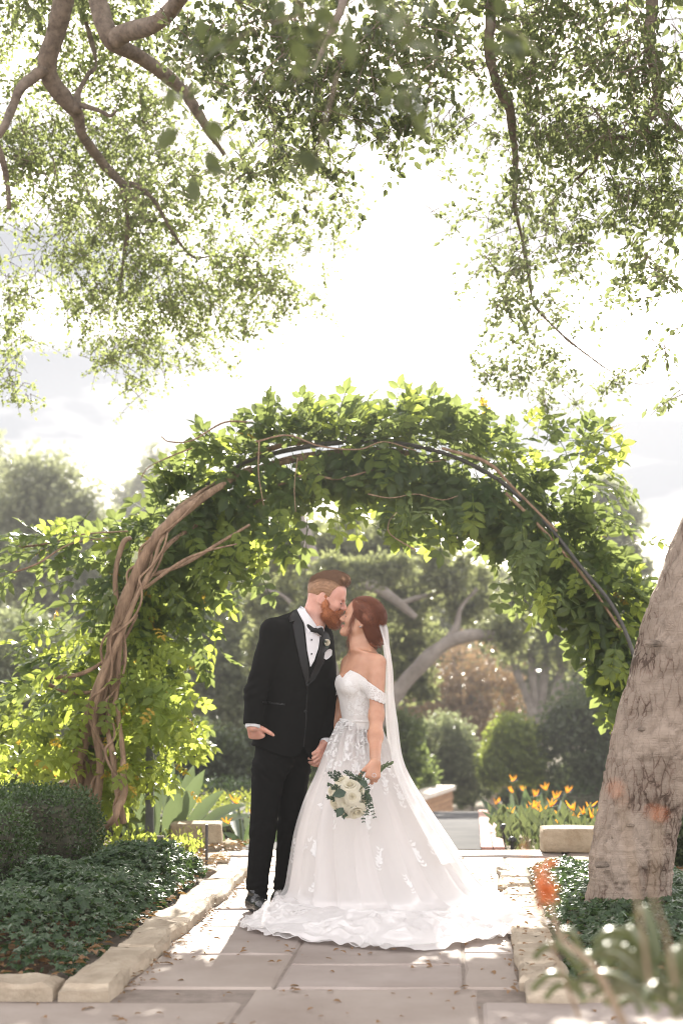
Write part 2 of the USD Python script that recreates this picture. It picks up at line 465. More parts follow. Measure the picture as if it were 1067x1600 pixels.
M['bark'] = usdkit.material(stage, LK + 'oak_bark', {
    'g': ('geometry', {}), 'mp': ('mapping', {'scale': (1.0, 1.0, .24)}), 'mp2': ('mapping', {'scale': (.5, .5, 5.0)}),
    'v': ('voronoi_texture', {'scale': 26, 'feature': 'distance_to_edge', 'detail': 3, 'roughness': .6}), 'n': ('noise_texture', {'scale': 22, 'detail': 7, 'roughness': .65}),
    'n2': ('noise_texture', {'scale': 4, 'detail': 4}), 'dist': ('mix_color', {'blend_type': 'add', 'fac': .10, 'use_clamp': False}),
    'cr': ('rgb_ramp', {'ramp': [(0, (.10, .072, .056)), (.02, (.21, .16, .13)), (.05, (.275, .23, .19)), (1, (.305, .258, .215))]}),
    'tint': ('rgb_ramp', {'ramp': [(.3, (.62, .58, .55)), (.7, (1.12, 1.08, 1.05))]}), 'mul': ('mix_color', {'blend_type': 'multiply', 'fac': 1.0}),
    'vm': ('math', {'math_type': 'multiply_add', 'value2': .30, 'value3': -.14}), 'va': ('math', {'math_type': 'add'}), 'h': ('math', {'math_type': 'minimum', 'value2': .12}), 'h2': ('math', {'math_type': 'multiply', 'value2': 6.0}), 'h3': ('math', {'math_type': 'add'}),
    'b': ('bump', {'strength': .8, 'distance': .012}), 'p': ('principled_bsdf', {'roughness': .9, 'specular_ior_level': .2})},
    [('g.position', 'dist.a'), ('n2.color', 'dist.b'), ('g.position', 'n2.vector'), ('dist.result', 'mp.vector'), ('mp.vector', 'v.vector'), ('g.position', 'mp2.vector'), ('mp2.vector', 'n.vector'),
     ('va.value', 'cr.fac'), ('n2.fac', 'tint.fac'), ('cr.color', 'mul.a'), ('tint.color', 'mul.b'), ('mul.result', 'p.base_color'),
     ('n2.fac', 'vm.value1'), ('vm.value', 'va.value1'), ('v.distance', 'va.value2'), ('va.value', 'h.value1'), ('h.value', 'h2.value1'), ('h2.value', 'h3.value1'), ('n.fac', 'h3.value2'), ('h3.value', 'b.height'), ('b.normal', 'p.normal')], surface='p.BSDF')
M['branch'] = pm('oak_branch', (.085, .065, .05), (.24, .19, .15), .95, 16, 6, .9, 45, .015)
M['farbark'] = pm('far_bark', (.13, .11, .095), (.24, .21, .185), .9, 5, 5, .6, 18, .03)
M['vine'] = pm('vine_bark', (.13, .08, .05), (.32, .215, .14), .9, 26, 6, .9, 90, .008, stretch=(1, 1, .2))
M['steel'] = pm('dark_steel', (.045, .042, .04), (.075, .07, .065), .5, 12, 3, .1, 60, .002, metallic=.3)
M['greysteel'] = pm('grey_steel', (.10, .10, .105), (.15, .15, .155), .45, 9, 3, .1, 60, .002, metallic=.4)
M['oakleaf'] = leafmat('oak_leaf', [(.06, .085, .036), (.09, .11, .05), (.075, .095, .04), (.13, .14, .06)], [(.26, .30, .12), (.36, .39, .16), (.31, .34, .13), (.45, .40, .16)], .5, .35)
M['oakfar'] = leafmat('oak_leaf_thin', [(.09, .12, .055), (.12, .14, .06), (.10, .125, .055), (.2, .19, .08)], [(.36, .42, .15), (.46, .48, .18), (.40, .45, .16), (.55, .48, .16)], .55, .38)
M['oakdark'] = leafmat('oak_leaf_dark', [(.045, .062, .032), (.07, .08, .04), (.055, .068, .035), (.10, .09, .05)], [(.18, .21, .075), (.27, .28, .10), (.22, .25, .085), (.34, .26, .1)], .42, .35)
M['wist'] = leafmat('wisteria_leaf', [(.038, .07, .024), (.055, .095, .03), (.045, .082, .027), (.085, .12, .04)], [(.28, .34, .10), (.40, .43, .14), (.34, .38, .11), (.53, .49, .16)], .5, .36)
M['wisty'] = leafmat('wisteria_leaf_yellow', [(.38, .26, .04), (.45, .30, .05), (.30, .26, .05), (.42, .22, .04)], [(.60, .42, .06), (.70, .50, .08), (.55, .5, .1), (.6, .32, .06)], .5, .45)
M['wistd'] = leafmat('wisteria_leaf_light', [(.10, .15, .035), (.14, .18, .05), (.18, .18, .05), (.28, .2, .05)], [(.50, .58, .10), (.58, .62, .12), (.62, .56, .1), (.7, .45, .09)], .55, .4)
M['ivy'] = leafmat('ivy_leaf', [(.032, .058, .026), (.05, .085, .038), (.04, .07, .03), (.068, .105, .048)], [(.12, .2, .05), (.17, .26, .07), (.14, .23, .06), (.22, .30, .08)], .3, .3, .38)
M['boxleaf'] = leafmat('boxwood_leaf', [(.04, .068, .024), (.065, .105, .034), (.05, .088, .028), (.09, .125, .045)], [(.1, .17, .035), (.16, .24, .05), (.12, .2, .04), (.2, .27, .06)], .25, .3, .5)
M['litter'] = leafmat('fallen_leaf', [(.20, .11, .05), (.34, .22, .12), (.42, .32, .2), (.30, .15, .05), (.5, .42, .3)], [(.3, .18, .06), (.4, .25, .1), (.4, .3, .15), (.35, .15, .04), (.4, .3, .2)], .25, .6)
M['bop'] = leafmat('strelitzia_leaf', [(.10, .135, .095), (.14, .175, .125)], [(.20, .26, .11), (.26, .32, .15)], .28, .35, .5)
M['bopd'] = leafmat('strelitzia_leaf_dark', [(.045, .075, .05), (.08, .11, .07)], [(.14, .2, .07), (.2, .26, .1)], .3, .4, .5)
M['orange'] = leafmat('orange_petal', [(.70, .24, .02), (.80, .34, .03), (.75, .42, .06)], [(.8, .35, .03), (.9, .45, .05), (.9, .55, .1)], .45, .5)
M['bluep'] = pm('blue_petal', (.05, .06, .25), (.1, .1, .35), .5)
M['aloe'] = leafmat('aloe_leaf', [(.17, .19, .11), (.22, .23, .13), (.28, .22, .12)], [(.3, .34, .1), (.36, .36, .12), (.45, .3, .08)], .3, .35, .5)
M['aloeflower'] = leafmat('aloe_flower', [(.74, .28, .10), (.82, .42, .18), (.70, .24, .12)], [(.85, .4, .14), (.9, .5, .2), (.85, .35, .16)], .4, .5)
M['aloestalk'] = pm('aloe_stalk', (.24, .17, .12), (.34, .27, .18), .6, 20)
M['wood'] = pm('bench_wood', (.22, .15, .11), (.36, .27, .21), .8, 6, 4, .3, 40, .004, stretch=(1, 6, 1))
M['black'] = pm('black_metal', (.015, .015, .016), (.03, .03, .03), .4, 10)
M['cap'] = pm('wall_cap', (.50, .45, .38), (.62, .56, .48), .8, 5)
M['wallbrick'] = pm('wall_brick', (.24, .13, .07), (.40, .25, .14), .85, 9, 4, .4, 40, .01)
def treeleaf(name, a, b, t1, t2, tf=.52):
    mixc = lambda p, q, k: tuple(p[i] * (1 - k) + q[i] * k for i in range(3))
    return leafmat(name, [a, mixc(a, b, .5), b, mixc(a, b, .3)], [t1, mixc(t1, t2, .5), t2, t1], tf, .27, .6)
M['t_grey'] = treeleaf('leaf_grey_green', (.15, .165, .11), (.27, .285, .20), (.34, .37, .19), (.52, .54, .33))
M['t_olive'] = treeleaf('leaf_olive', (.11, .125, .07), (.24, .25, .15), (.30, .33, .13), (.52, .52, .25))
M['t_dark'] = treeleaf('leaf_dark', (.06, .08, .045), (.10, .125, .07), (.15, .2, .065), (.26, .31, .12), .45)
M['t_mid'] = treeleaf('leaf_mid', (.075, .105, .05), (.13, .16, .07), (.22, .28, .08), (.33, .38, .12))
M['t_yel'] = treeleaf('leaf_yellow_green', (.11, .15, .035), (.19, .22, .06), (.32, .38, .07), (.46, .48, .1))
M['t_rus'] = treeleaf('leaf_russet', (.20, .14, .09), (.30, .22, .13), (.36, .24, .12), (.45, .33, .18), .35)
M['t_sil'] = treeleaf('leaf_silver', (.15, .17, .11), (.32, .34, .25), (.3, .34, .16), (.48, .50, .30), .5)
# people
M['skinm'] = usdkit.material(stage, LK + 'skin_fair', {'g': ('geometry', {}), 'n': ('noise_texture', {'scale': 28, 'detail': 4}), 'r': ('rgb_ramp', {'ramp': [(.3, (.36, .175, .13)), (.7, (.45, .24, .18))]}),
    'p': ('principled_bsdf', {'roughness': .48, 'subsurface_weight': .25, 'subsurface_scale': .008, 'subsurface_radius': (1, .35, .2), 'specular_ior_level': .4})}, [('g.position', 'n.vector'), ('n.fac', 'r.fac'), ('r.color', 'p.base_color')], surface='p.BSDF')
M['skinf'] = usdkit.material(stage, LK + 'skin_tan', {'g': ('geometry', {}), 'n': ('noise_texture', {'scale': 20, 'detail': 4}), 'r': ('rgb_ramp', {'ramp': [(.3, (.29, .145, .088)), (.7, (.36, .195, .125))]}),
    'p': ('principled_bsdf', {'roughness': .45, 'subsurface_weight': .25, 'subsurface_scale': .008, 'subsurface_radius': (1, .35, .2), 'specular_ior_level': .4})}, [('g.position', 'n.vector'), ('n.fac', 'r.fac'), ('r.color', 'p.base_color')], surface='p.BSDF')
M['suit'] = pm('black_wool', (.0035, .0035, .0034), (.0065, .0065, .0063), .85, 90, 3, .15, 400, .002, spec=.05)
M['satin'] = pm('black_satin', (.004, .004, .0042), (.007, .007, .0072), .42, 20, 2, spec=.25)
M['shirt'] = clothmat('white_shirt', (.80, .80, .82), .1, 0, .7, 200, .1, .1)
M['shoe'] = pm('black_patent', (.008, .008, .008), (.014, .014, .014), .14, 10, spec=.6)
M['stud'] = pm('stud_black', (.01, .01, .01), None, .2)
M['lip'] = pm('lips', (.34, .13, .105), (.40, .16, .13), .45)
M['lash'] = pm('lash', (.03, .018, .012), None, .6)
def hairmat(name, c1, c2, c3):
    return usdkit.material(stage, LK + name, {'g': ('geometry', {}), 'r': ('rgb_ramp', {'ramp': [(0, c1), (.5, c2), (1, c3)]}), 'p': ('principled_bsdf', {'roughness': .38, 'specular_ior_level': .5, 'sheen_weight': .2}),
        'tl': ('translucent_bsdf', {}), 'm': ('mix_closure', {'fac': .18})}, [('g.random_per_island', 'r.fac'), ('r.color', 'p.base_color'), ('r.color', 'tl.color'), ('p.BSDF', 'm.closure1'), ('tl.BSDF', 'm.closure2')], surface='m.closure')
M['hairm'] = hairmat('hair_light_brown', (.20, .095, .042), (.36, .195, .095), (.52, .32, .17))
M['beard'] = hairmat('beard_ginger', (.40, .13, .04), (.56, .21, .07), (.68, .32, .12))
M['hairf'] = hairmat('hair_auburn', (.22, .06, .02), (.44, .15, .05), (.70, .32, .13))
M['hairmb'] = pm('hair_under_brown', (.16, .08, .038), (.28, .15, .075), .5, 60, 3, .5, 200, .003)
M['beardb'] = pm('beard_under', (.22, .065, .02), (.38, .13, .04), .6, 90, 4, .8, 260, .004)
M['hairfb'] = pm('hair_under_auburn', (.075, .02, .008), (.20, .058, .02), .42, 50, 3, .5, 200, .003)
M['browm'] = pm('brow_brown', (.22, .12, .06), None, .6)
M['tulle'] = clothmat('tulle_skirt', (.83, .80, .785), .38, 0, .75, 90, .15, .3)
M['tullethin'] = clothmat('tulle_thin', (.84, .825, .815), .45, .50, .8, 90, .1, .2)
M['lace'] = clothmat('lace_bodice', (.80, .775, .755), .1, 0, .7, 75, .9, .3)
M['lacehole'] = clothmat('lace_sleeve', (.84, .82, .80), .15, .3, .7, 75, .6, .3, holes=130)
M['applique'] = clothmat('lace_applique', (.93, .92, .91), .10, .0, .7, 260, .9, .3)
M['veil'] = clothmat('veil_tulle', (.90, .885, .875), .55, .38, .8, 60, .1, .2)
M['ribbon'] = clothmat('white_ribbon', (.82, .82, .82), .1, 0, .35, 100, .1, .2)
M['rose'] = leafmat('white_rose_petal', [(.82, .78, .66), (.86, .83, .74), (.80, .76, .62)], [(.85, .8, .62), (.88, .84, .7), (.85, .8, .6)], .35, .55)
M['euc'] = leafmat('eucalyptus_leaf', [(.055, .085, .06), (.09, .12, .085), (.04, .065, .04)], [(.1, .15, .08), (.15, .2, .1), (.08, .12, .05)], .25, .5)
M['stem'] = pm('flower_stem', (.05, .08, .03), (.10, .13, .05), .6, 40)
M['silver'] = pm('silver', (.7, .7, .72), None, .2, metallic=1.0)

# ------------------------------------------------------------------ the ground
def tz(x, y):
    "height of the open ground: level to the back of the terrace, then falling away"
    z = np.interp(y, [-60, 10.4, 13, 20, 30, 45, 80, 160, 400], [-.06, -.06, -.17, -.64, -1.75, -2.2, -2.0, 1.0, 6.0])
    return z + np.where(np.asarray(y) > 22, 1, 0) * (meshkit.fbm(np.stack([np.asarray(x) * .06, np.asarray(y) * .06, np.zeros_like(np.asarray(y, float))], -1), 3, 3) - .5) * .8
def xl(y): return -1.311 + .082 * y          # inner edges of the two kerbs
def xr(y): return .25 + .082 * y
gx = np.unique(np.r_[np.linspace(-8, 8, 41), np.sign(np.linspace(-1, 1, 41)) * np.abs(np.linspace(-1, 1, 41)) ** 2.2 * 260])
gy = np.unique(np.r_[np.linspace(-2, 36, 77), -60, -30, -12, 42, 50, 60, 72, 90, 120, 160, 220, 300, 400])
X, Y = np.meshgrid(gx, gy, indexing='ij')
V = np.stack([X, Y, tz(X, Y)], -1).reshape(-1, 3)
ny = len(gy)
i, j = np.meshgrid(np.arange(len(gx) - 1), np.arange(ny - 1), indexing='ij')
F = np.stack([i * ny + j, (i + 1) * ny + j, (i + 1) * ny + j + 1, i * ny + j + 1], -1).reshape(-1, 4)
struct('ground', (V, F), M['ground'], True)

# patio: flagstones on a grout bed
patio = thing('patio', None, None, kind='structure')
part('grout_bed', join([box((-6, 1.0, -.055), (6, 5.6, -.007)), box((-1.6, 5.6, -.055), (1.9, 9.0, -.007)), box((-2.4, 9.0, -.055), (3.2, 10.25, -.007))]), M['grout'], patio)
def tri_mat(k): return [M['stone'], M['stone2'], M['stone3']][k % 3]
rng = np.random.default_rng(4)
G = .006
def flag(s0, s1, y0, y1, k):
    "a flagstone between two lines that run along the walk"
    q = [(s0 + .082 * y0 + G, y0 + G), (s1 + .082 * y0 - G, y0 + G), (s1 + .082 * y1 - G, y1 - G), (s0 + .082 * y1 + G, y1 - G)]
    part('flagstone', slab(q, -.05, rng.uniform(-.002, .003), k), tri_mat(int(rng.integers(0, 3))), patio, 25)
k = 0
for cols in [(-1.311, -.72, [5.55, 6.25, 7.0, 7.55, 8.3, 9.08]), (-.72, .02, [5.55, 6.02, 6.7, 7.45, 8.05, 8.6, 9.08]), (.02, .25, [5.55, 6.3, 7.2, 8.1, 9.08])]:
    for a, b in zip(cols[2][:-1], cols[2][1:]):
        flag(cols[0], cols[1], a, b, k); k += 1
ye = [2.2, 2.9, 3.5, 4.25, 4.85, 5.55]
for r in range(5):
    xs = -4.6 + .3 * (r % 2)
    while xs < 4.2:
        w = rng.uniform(.6, 1.05)
        if abs(xs + w / 2) < .5 * ye[r] + .9:
            flag(xs - .35, xs + w - .35, ye[r], ye[r + 1] if r < 4 or (-1.3 < xs - .35 + .0 and xs + w - .35 < .25) else 5.3, k)
        xs += w; k += 1
xs = -2.3
while xs < 2.3:
    w = rng.uniform(.5, .85)
    flag(xs - .0, min(xs + w, 2.4), 9.08, 9.84, k); k += 1
    xs += w
xs = -2.3
while xs < 2.3:                                        # the long edge stones at the back
    w = rng.uniform(.7, 1.2)
    q = [(xs + .8 + G, 9.84 + G), (xs + .8 + w - G, 9.84 + G), (xs + .8 + w - G, 10.2), (xs + .8 + G, 10.2)]
    part('edge_stone', slab(q, -.06, .012, k, .02), tri_mat(k), patio, 25); k += 1
    xs += w

# kerbs
kerb_l = thing('stone_kerb', 'long tan stone kerb turning a corner along the left ivy bed', 'kerb', (-.95, 5.5, 0))
def kerbstone(p, q, w, h, side, seed, par):
    p, q = np.array(p, float), np.array(q, float)
    d = unit(q - p); n = np.array([-d[1], d[0]]) * side
    a, b = p + d * .006, q - d * .006
    o = [a, b, b + n * w, a + n * w]
    if side < 0: o = o[::-1]
    m = trimesh.Trimesh(*slab(o, -.05, h, seed, .03, .012), process=True)
    m = m.subdivide_to_size(.06, max_iter=8)
    v = m.vertices + (np.stack([meshkit.fbm(m.vertices * 11 + c_ * 9.1, 4, seed) for c_ in range(3)], -1) - .5) * np.array([.032, .032, .034])
    part('kerb_block', (v, m.faces), M['kerb'], par, 50)
ys = [5.33, 6.15, 6.85, 7.7, 8.35, 9.02]
for a, b in zip(ys[:-1], ys[1:]):
    kerbstone((xl(a), a), (xl(b), b), .19, .06 if a < 7 else .05, 1, int(a * 10), kerb_l)
xk = [-1.08, -1.75, -2.3, -3.1]
for a, b in zip(xk[:-1], xk[1:]):
    kerbstone((a, 5.34), (b, 5.36), .20, .06, -1, int(-a * 30), kerb_l)
kerbstone((xl(9.02) - .2, 8.86), (xl(9.02) - .75, 8.9), .16, .05, -1, 77, kerb_l)
kerb_r = thing('stone_kerb', 'rough low stone kerb along the right ivy bed, under the end of the train', 'kerb', (.7, 5.5, 0))
ys = [5.28, 5.52, 5.86, 6.3, 6.62, 7.0, 7.35, 7.8, 8.12, 8.5, 9.0]
for a, b in zip(ys[:-1], ys[1:]):
    kerbstone((xr(a), a), (xr(b), b), .17 + .03 * rng.random(), .035 + .02 * rng.random(), -1, int(a * 17), kerb_r)
xk = [.69 + .19, 1.35, 1.9, 2.6]
for a, b in zip(xk[:-1], xk[1:]):
    kerbstone((a, 5.29), (b, 5.29), .17, .045, 1, int(a * 30), kerb_r)

# soil of the two beds
def bed(name, x0f, x1f, y0, y1, seed, hump=.05):
    u, w = np.meshgrid(np.linspace(0, 1, 60), np.linspace(0, 1, 60), indexing='ij')
    y = y0 + (y1 - y0) * w
    x = x0f(y) * (1 - u) + x1f(y) * u
    e = np.minimum(np.minimum(u, 1 - u) * 8, np.minimum(w, 1 - w) * 8).clip(0, 1)
    z = -.03 + e * (.045 + hump * (meshkit.fbm(np.stack([x * 4, y * 4, 0 * x], -1), 4, seed)))
    i, j = np.meshgrid(np.arange(59), np.arange(59), indexing='ij')
    f = np.stack([i * 60 + j, (i + 1) * 60 + j, (i + 1) * 60 + j + 1, i * 60 + j + 1], -1).reshape(-1, 4)
    struct(name, (np.stack([x, y, z], -1).reshape(-1, 3), f), M['soil'], True)
bed('soil_left_bed', lambda y: np.full_like(y, -6.0), lambda y: xl(y) - .18, 5.5, 10.6, 5)
bed('soil_right_bed', lambda y: xr(y) + .18, lambda y: np.full_like(y, 6.0), 5.4, 9.0, 6)

# the grey path behind, with its brick edge
def path_z(y): return tz(0 * y, y) + .075
yy = np.linspace(10.21, 27, 60)
lx = np.interp(yy, [10, 20, 27], [-.75, .15, .1]); rx = np.interp(yy, [10.2, 20, 27], [1.0, 1.93, 2.5])
us = np.linspace(0, 1, 6)
V = np.stack([lx[:, None] * (1 - us) + rx[:, None] * us, np.repeat(yy[:, None], 6, 1), np.repeat(path_z(yy)[:, None], 6, 1) + .0], -1).reshape(-1, 3)
i, j = np.meshgrid(np.arange(59), np.arange(5), indexing='ij')
F = np.stack([i * 6 + j, i * 6 + j + 1, (i + 1) * 6 + j + 1, (i + 1) * 6 + j], -1).reshape(-1, 4)
path = thing('path', None, None, kind='structure')
part('asphalt', (V, F), M['asphalt'], path, True)
far_b = []
for n, y in enumerate(np.arange(10.24, 25, .118)):
    for c in range(2):
        x0 = np.interp(y, [10.2, 20, 27], [1.005, 1.935, 2.505]) + c * .088
        z = float(path_z(np.array(y))) + rng.uniform(0, .004)
        b = box((x0, y, z - .06), (x0 + .08, y + .108, z + .008))
        if n < 40: part('brick', b, M['brick'], path)
        else: far_b.append(b)
part('brick_edge', join(far_b), M['brick'], path, kind='stuff')

# ------------------------------------------------------------------ haze
haze = part('haze', box((-120, -15, -6), (120, 112, 24)), usdkit.material(stage, LK + 'haze_air', {'v': ('principled_volume', {'color': (.96, .97, 1.0), 'density': .0007, 'anisotropy': .6})}, volume='v.volume'), '/World', kind='stuff') if HAZE else None

# ------------------------------------------------------------------ far trees
def lumps(blobs, n, rng, lump=.40, shell=.25):
    "leaf places and outward directions in uneven clumps within ellipsoids (centre, radii)"
    w = np.array([b[1][0] * b[1][2] for b in blobs]); w = w / w.sum()
    P_, D_ = [], []
    for (c, r), q in zip(blobs, w):
        m = int(n * q)
        k = max(12, int(60 * q * len(blobs) ** .5))
        u = rand_dirs(k, rng) * (rng.random((k, 1)) ** .4) * .95
        u[:, 1] *= .9
        lr = lump * rng.uniform(.4, 1.1, k)
        pick = rng.integers(0, k, m)
        d = rand_dirs(m, rng)
        rad = lr[pick] * (shell + (1 - shell) * rng.random(m)) * (1 + .35 * rng.normal(size=m))
        p = u[pick] + d * rad[:, None]
        stray = rng.random(m) < .28
        p = np.where(stray[:, None], rand_dirs(m, rng) * (rng.random((m, 1)) ** .4) * 1.18, p)
        P_.append(np.asarray(c) + p * np.asarray(r)); D_.append(unit(d + .5 * u[pick]))
    return np.vstack(P_), np.vstack(D_)

def leaves_at(p, d, size, rng, tmpl=LEAF2, droop=.25):
    n = len(p)
    ax = unit(d * .6 + rand_dirs(n, rng) * .8 - np.array([0, 0, droop]))
    return scatter(tmpl[0], tmpl[1], p, frames(ax, unit(rand_dirs(n, rng) + d * .5 + np.array([0, 0, .6]))), size * rng.uniform(.6, 1.25, n))

def tree(name, label, cat, base, dist, stems, blobs, mat, n, size, seed, trunkmat='farbark', lump=.40, group=None, up=0.0):
    "base and crown given in photograph pixels at a distance; stems are lists of (px, py, radius px)"
    rng = np.random.default_rng(seed)
    b = P(base[0], base[1], dist)
    t = thing(name, label, cat, b, group)
    for s_i, s in enumerate(stems):
        pts = [P(x, y, dist + (dz[0] if dz else 0)) for x, y, r, *dz in s]
        rr = [r / FPX * dist for x, y, r, *dz in s]
        part('trunk' if s_i == 0 else 'limb', tube(pts, rr, 9, max(8, 5 * len(pts)), noise=rr[0] * .25, nscale=2.0, seed=seed), M[trunkmat], t, True)
    bl = []
    for x, y, rx_, ry_, *dd in blobs:
        c = P(x, y, dist + (dd[0] if dd else 0))
        k = dist / FPX
        bl.append((c, (rx_ * k, min(rx_, ry_ * 1.3) * k * .9, ry_ * k)))
    p, d = lumps(bl, int(n * 1.5), rng, lump)
    part('crown', leaves_at(p, d, size * 1.12, rng), M[mat], t, kind='stuff')
    return t

tree('far_tree', 'tall hazy tree at the left picture edge, rising behind the round-crowned tree', 'tree', (-40, 1160), 55, [[(-40, 1180, 14), (-38, 900, 10), (-20, 740, 5)]], [(-30, 760, 60, 85), (-20, 860, 90, 90), (-10, 980, 90, 90)], 't_grey', 9000, .26, 1)
tree('round_oak', 'round-crowned grey-green oak left of the arch', 'tree', (75, 1190), 36, [[(75, 1220, 14), (72, 1050, 12), (68, 950, 10), (60, 850, 6)], [(70, 960, 8), (110, 900, 6), (130, 830, 4)], [(70, 960, 7), (30, 920, 5), (10, 860, 3)]],
     [(75, 770, 82, 66), (25, 830, 70, 80), (130, 830, 60, 70), (80, 880, 100, 60), (30, 960, 70, 60), (140, 940, 50, 60)], 't_grey', 19000, .15, 2)
tree('far_tree', 'pale distant tree with an upright top seen left of the arch crown', 'tree', (245, 1150), 75, [[(245, 1160, 7), (245, 900, 6), (247, 740, 3)]], [(247, 735, 32, 40), (235, 790, 45, 45), (200, 790, 28, 45), (260, 850, 70, 60), (190, 870, 50, 70)], 't_grey', 7000, .3, 3)
tree('silver_tree', 'pale silvery bushy tree low behind the vine stems on the left', 'tree', (60, 1230), 25, [[(60, 1260, 9), (55, 1150, 7), (50, 1060, 4)]], [(40, 1020, 80, 60), (10, 1090, 60, 70), (100, 1090, 60, 60), (60, 1150, 90, 50)], 't_sil', 13000, .11, 4)
tree('olive_tree', 'light olive-green tree between the vine stems and the groom', 'tree', (310, 1230), 29, [[(310, 1260, 9), (318, 1120, 8), (330, 1020, 5)], [(318, 1110, 5), (350, 1050, 4), (385, 1000, 3)]], [(310, 960, 60, 50), (370, 930, 70, 60), (290, 1040, 70, 55), (370, 1040, 60, 60), (330, 1110, 80, 50), (390, 1120, 60, 60)], 't_sil', 16000, .115, 5)
tree('leaning_oak', 'old oak with a thick grey limb leaning out to the right behind the bride', 'tree', (540, 1210), 23,
     [[(545, 1240, 22), (560, 1175, 19), (590, 1125, 16), (625, 1075, 14), (665, 1030, 12), (700, 1003, 10.5), (740, 992, 9.5), (770, 994, 8), (800, 1003, 6)],
      [(545, 1200, 20), (520, 1080, 17), (500, 980, 15), (490, 900, 13), (483, 850, 9), (470, 800, 5)], [(495, 950, 10), (540, 918, 10), (580, 915, 9), (620, 940, 7), (650, 965, 4)], [(490, 900, 8), (520, 885, 7), (560, 880, 5)],
      [(690, 1010, 7), (712, 980, 6), (720, 950, 4), (745, 920, 3)], [(620, 945, 4), (650, 935, 4), (690, 925, 3)], [(505, 1000, 7), (470, 960, 5), (440, 930, 3), (405, 920, 2)]],
     [(470, 860, 70, 50, 1), (540, 850, 70, 50, 2), (610, 860, 60, 55, 1), (440, 930, 60, 50, 2), (570, 950, 60, 40, 3), (640, 930, 60, 50, 2), (650, 1000, 50, 35, 3), (740, 930, 50, 45, 1), (790, 990, 40, 35), (430, 1010, 50, 50, 2), (600, 1010, 40, 40, 4), (520, 905, 50, 30, -1.2), (600, 890, 45, 25, -1.2), (690, 890, 45, 45, 0), (480, 1000, 35, 60, -1), (560, 1000, 45, 30, -1), (650, 1060, 40, 40, 3), (520, 1090, 50, 60, 2)], 't_olive', 40000, .10, 6)
tree('far_tree', 'pale hazy tree reaching up under the middle of the arch', 'tree', (590, 1190), 48, [[(590, 1200, 9), (592, 1000, 8), (590, 860, 4)]], [(590, 850, 75, 42), (640, 880, 60, 60), (520, 890, 60, 60), (580, 960, 100, 60)], 't_grey', 11000, .2, 7)
tree('far_tree', 'far grey tree filling in behind the leaning limb on the right', 'tree', (760, 1190), 46, [[(760, 1200, 8), (758, 1050, 7), (765, 930, 4)]], [(770, 925, 70, 45), (720, 960, 60, 50), (830, 950, 60, 60), (750, 1040, 90, 60)], 't_grey', 11000, .2, 8)
tree('far_tree', 'far grey tree standing left of the groom\'s head, behind the olive tree', 'tree', (380, 1190), 47, [[(380, 1200, 8), (382, 1040, 7), (380, 900, 4)]], [(380, 870, 90, 50), (300, 920, 60, 70), (420, 950, 70, 60), (340, 1010, 90, 60)], 't_grey', 12000, .2, 9)
tree('tall_tree', 'tall thin-crowned tree rising right of the arch against the sky', 'tree', (955, 1190), 42, [[(955, 1200, 9), (958, 1020, 8), (955, 880, 6), (950, 790, 3)], [(957, 930, 4), (985, 870, 3), (995, 830, 2)]], [(945, 775, 38, 30), (975, 820, 36, 36), (930, 850, 50, 45), (985, 890, 30, 36), (950, 950, 70, 55)], 't_grey', 9000, .17, 10)
tree('many_stemmed_tree', 'dark many-stemmed tree with bare upright stems, right of the garden bench', 'tree', (845, 1235), 30,
     [[(845, 1275, 17), (846, 1230, 14), (842, 1170, 12), (836, 1120, 10)], [(838, 1125, 9), (815, 1070, 6), (800, 1030, 4), (790, 980, 3)], [(838, 1125, 8), (832, 1050, 6), (830, 990, 5), (832, 920, 3)], [(842, 1120, 8), (852, 1040, 6), (856, 970, 5), (866, 900, 3)], [(846, 1160, 8), (870, 1080, 6), (880, 1000, 5), (884, 930, 3)], [(855, 1010, 5), (880, 970, 4), (900, 920, 3)],
      [(846, 1110, 4), (885, 1075, 4), (930, 1040, 2)], [(832, 1000, 3), (805, 940, 2), (795, 900, 2)]],
     [(800, 940, 40, 45), (850, 920, 55, 45), (900, 950, 55, 50), (820, 1000, 50, 40), (880, 1010, 50, 45), (930, 990, 40, 50)], 't_olive', 10000, .10, 11)
tree('dark_tree', 'dense dark green bushy tree just left of the leaning trunk', 'tree', (930, 1245), 27, [[(930, 1270, 8), (928, 1180, 7), (930, 1100, 4)]], [(930, 1100, 60, 55), (890, 1140, 50, 55), (960, 1160, 70, 60), (920, 1190, 70, 45), (1010, 1080, 60, 70), (1050, 1150, 60, 90)], 't_dark', 16000, .10, 12)
tree('russet_tree', 'thin russet-leaved small tree under the leaning limb', 'tree', (735, 1200), 33, [[(735, 1230, 5), (735, 1130, 4), (738, 1060, 2)], [(735, 1120, 3), (715, 1060, 2), (705, 1020, 1.5)], [(735, 1120, 3), (765, 1070, 2)]], [(735, 1050, 75, 60), (690, 1090, 60, 65), (770, 1100, 55, 65), (730, 1140, 80, 55)], 't_rus', 5200, .10, 13)
tree('garden_shrub', 'bright yellow-green shrub left of the many-stemmed tree', 'shrub', (800, 1225), 27, [[(800, 1260, 4), (800, 1200, 3), (798, 1160, 2)]], [(800, 1160, 42, 42), (780, 1195, 35, 35), (825, 1190, 30, 35)], 't_yel', 8000, .085, 14)
tree('garden_shrub', 'large pale shrub with glinting leaves, above the low brick wall', 'shrub', (690, 1240), 28, [[(690, 1270, 5), (690, 1210, 4), (688, 1160, 2)]], [(690, 1160, 50, 45), (650, 1190, 45, 50), (720, 1200, 45, 45), (680, 1215, 60, 35)], 't_sil', 11000, .085, 15)
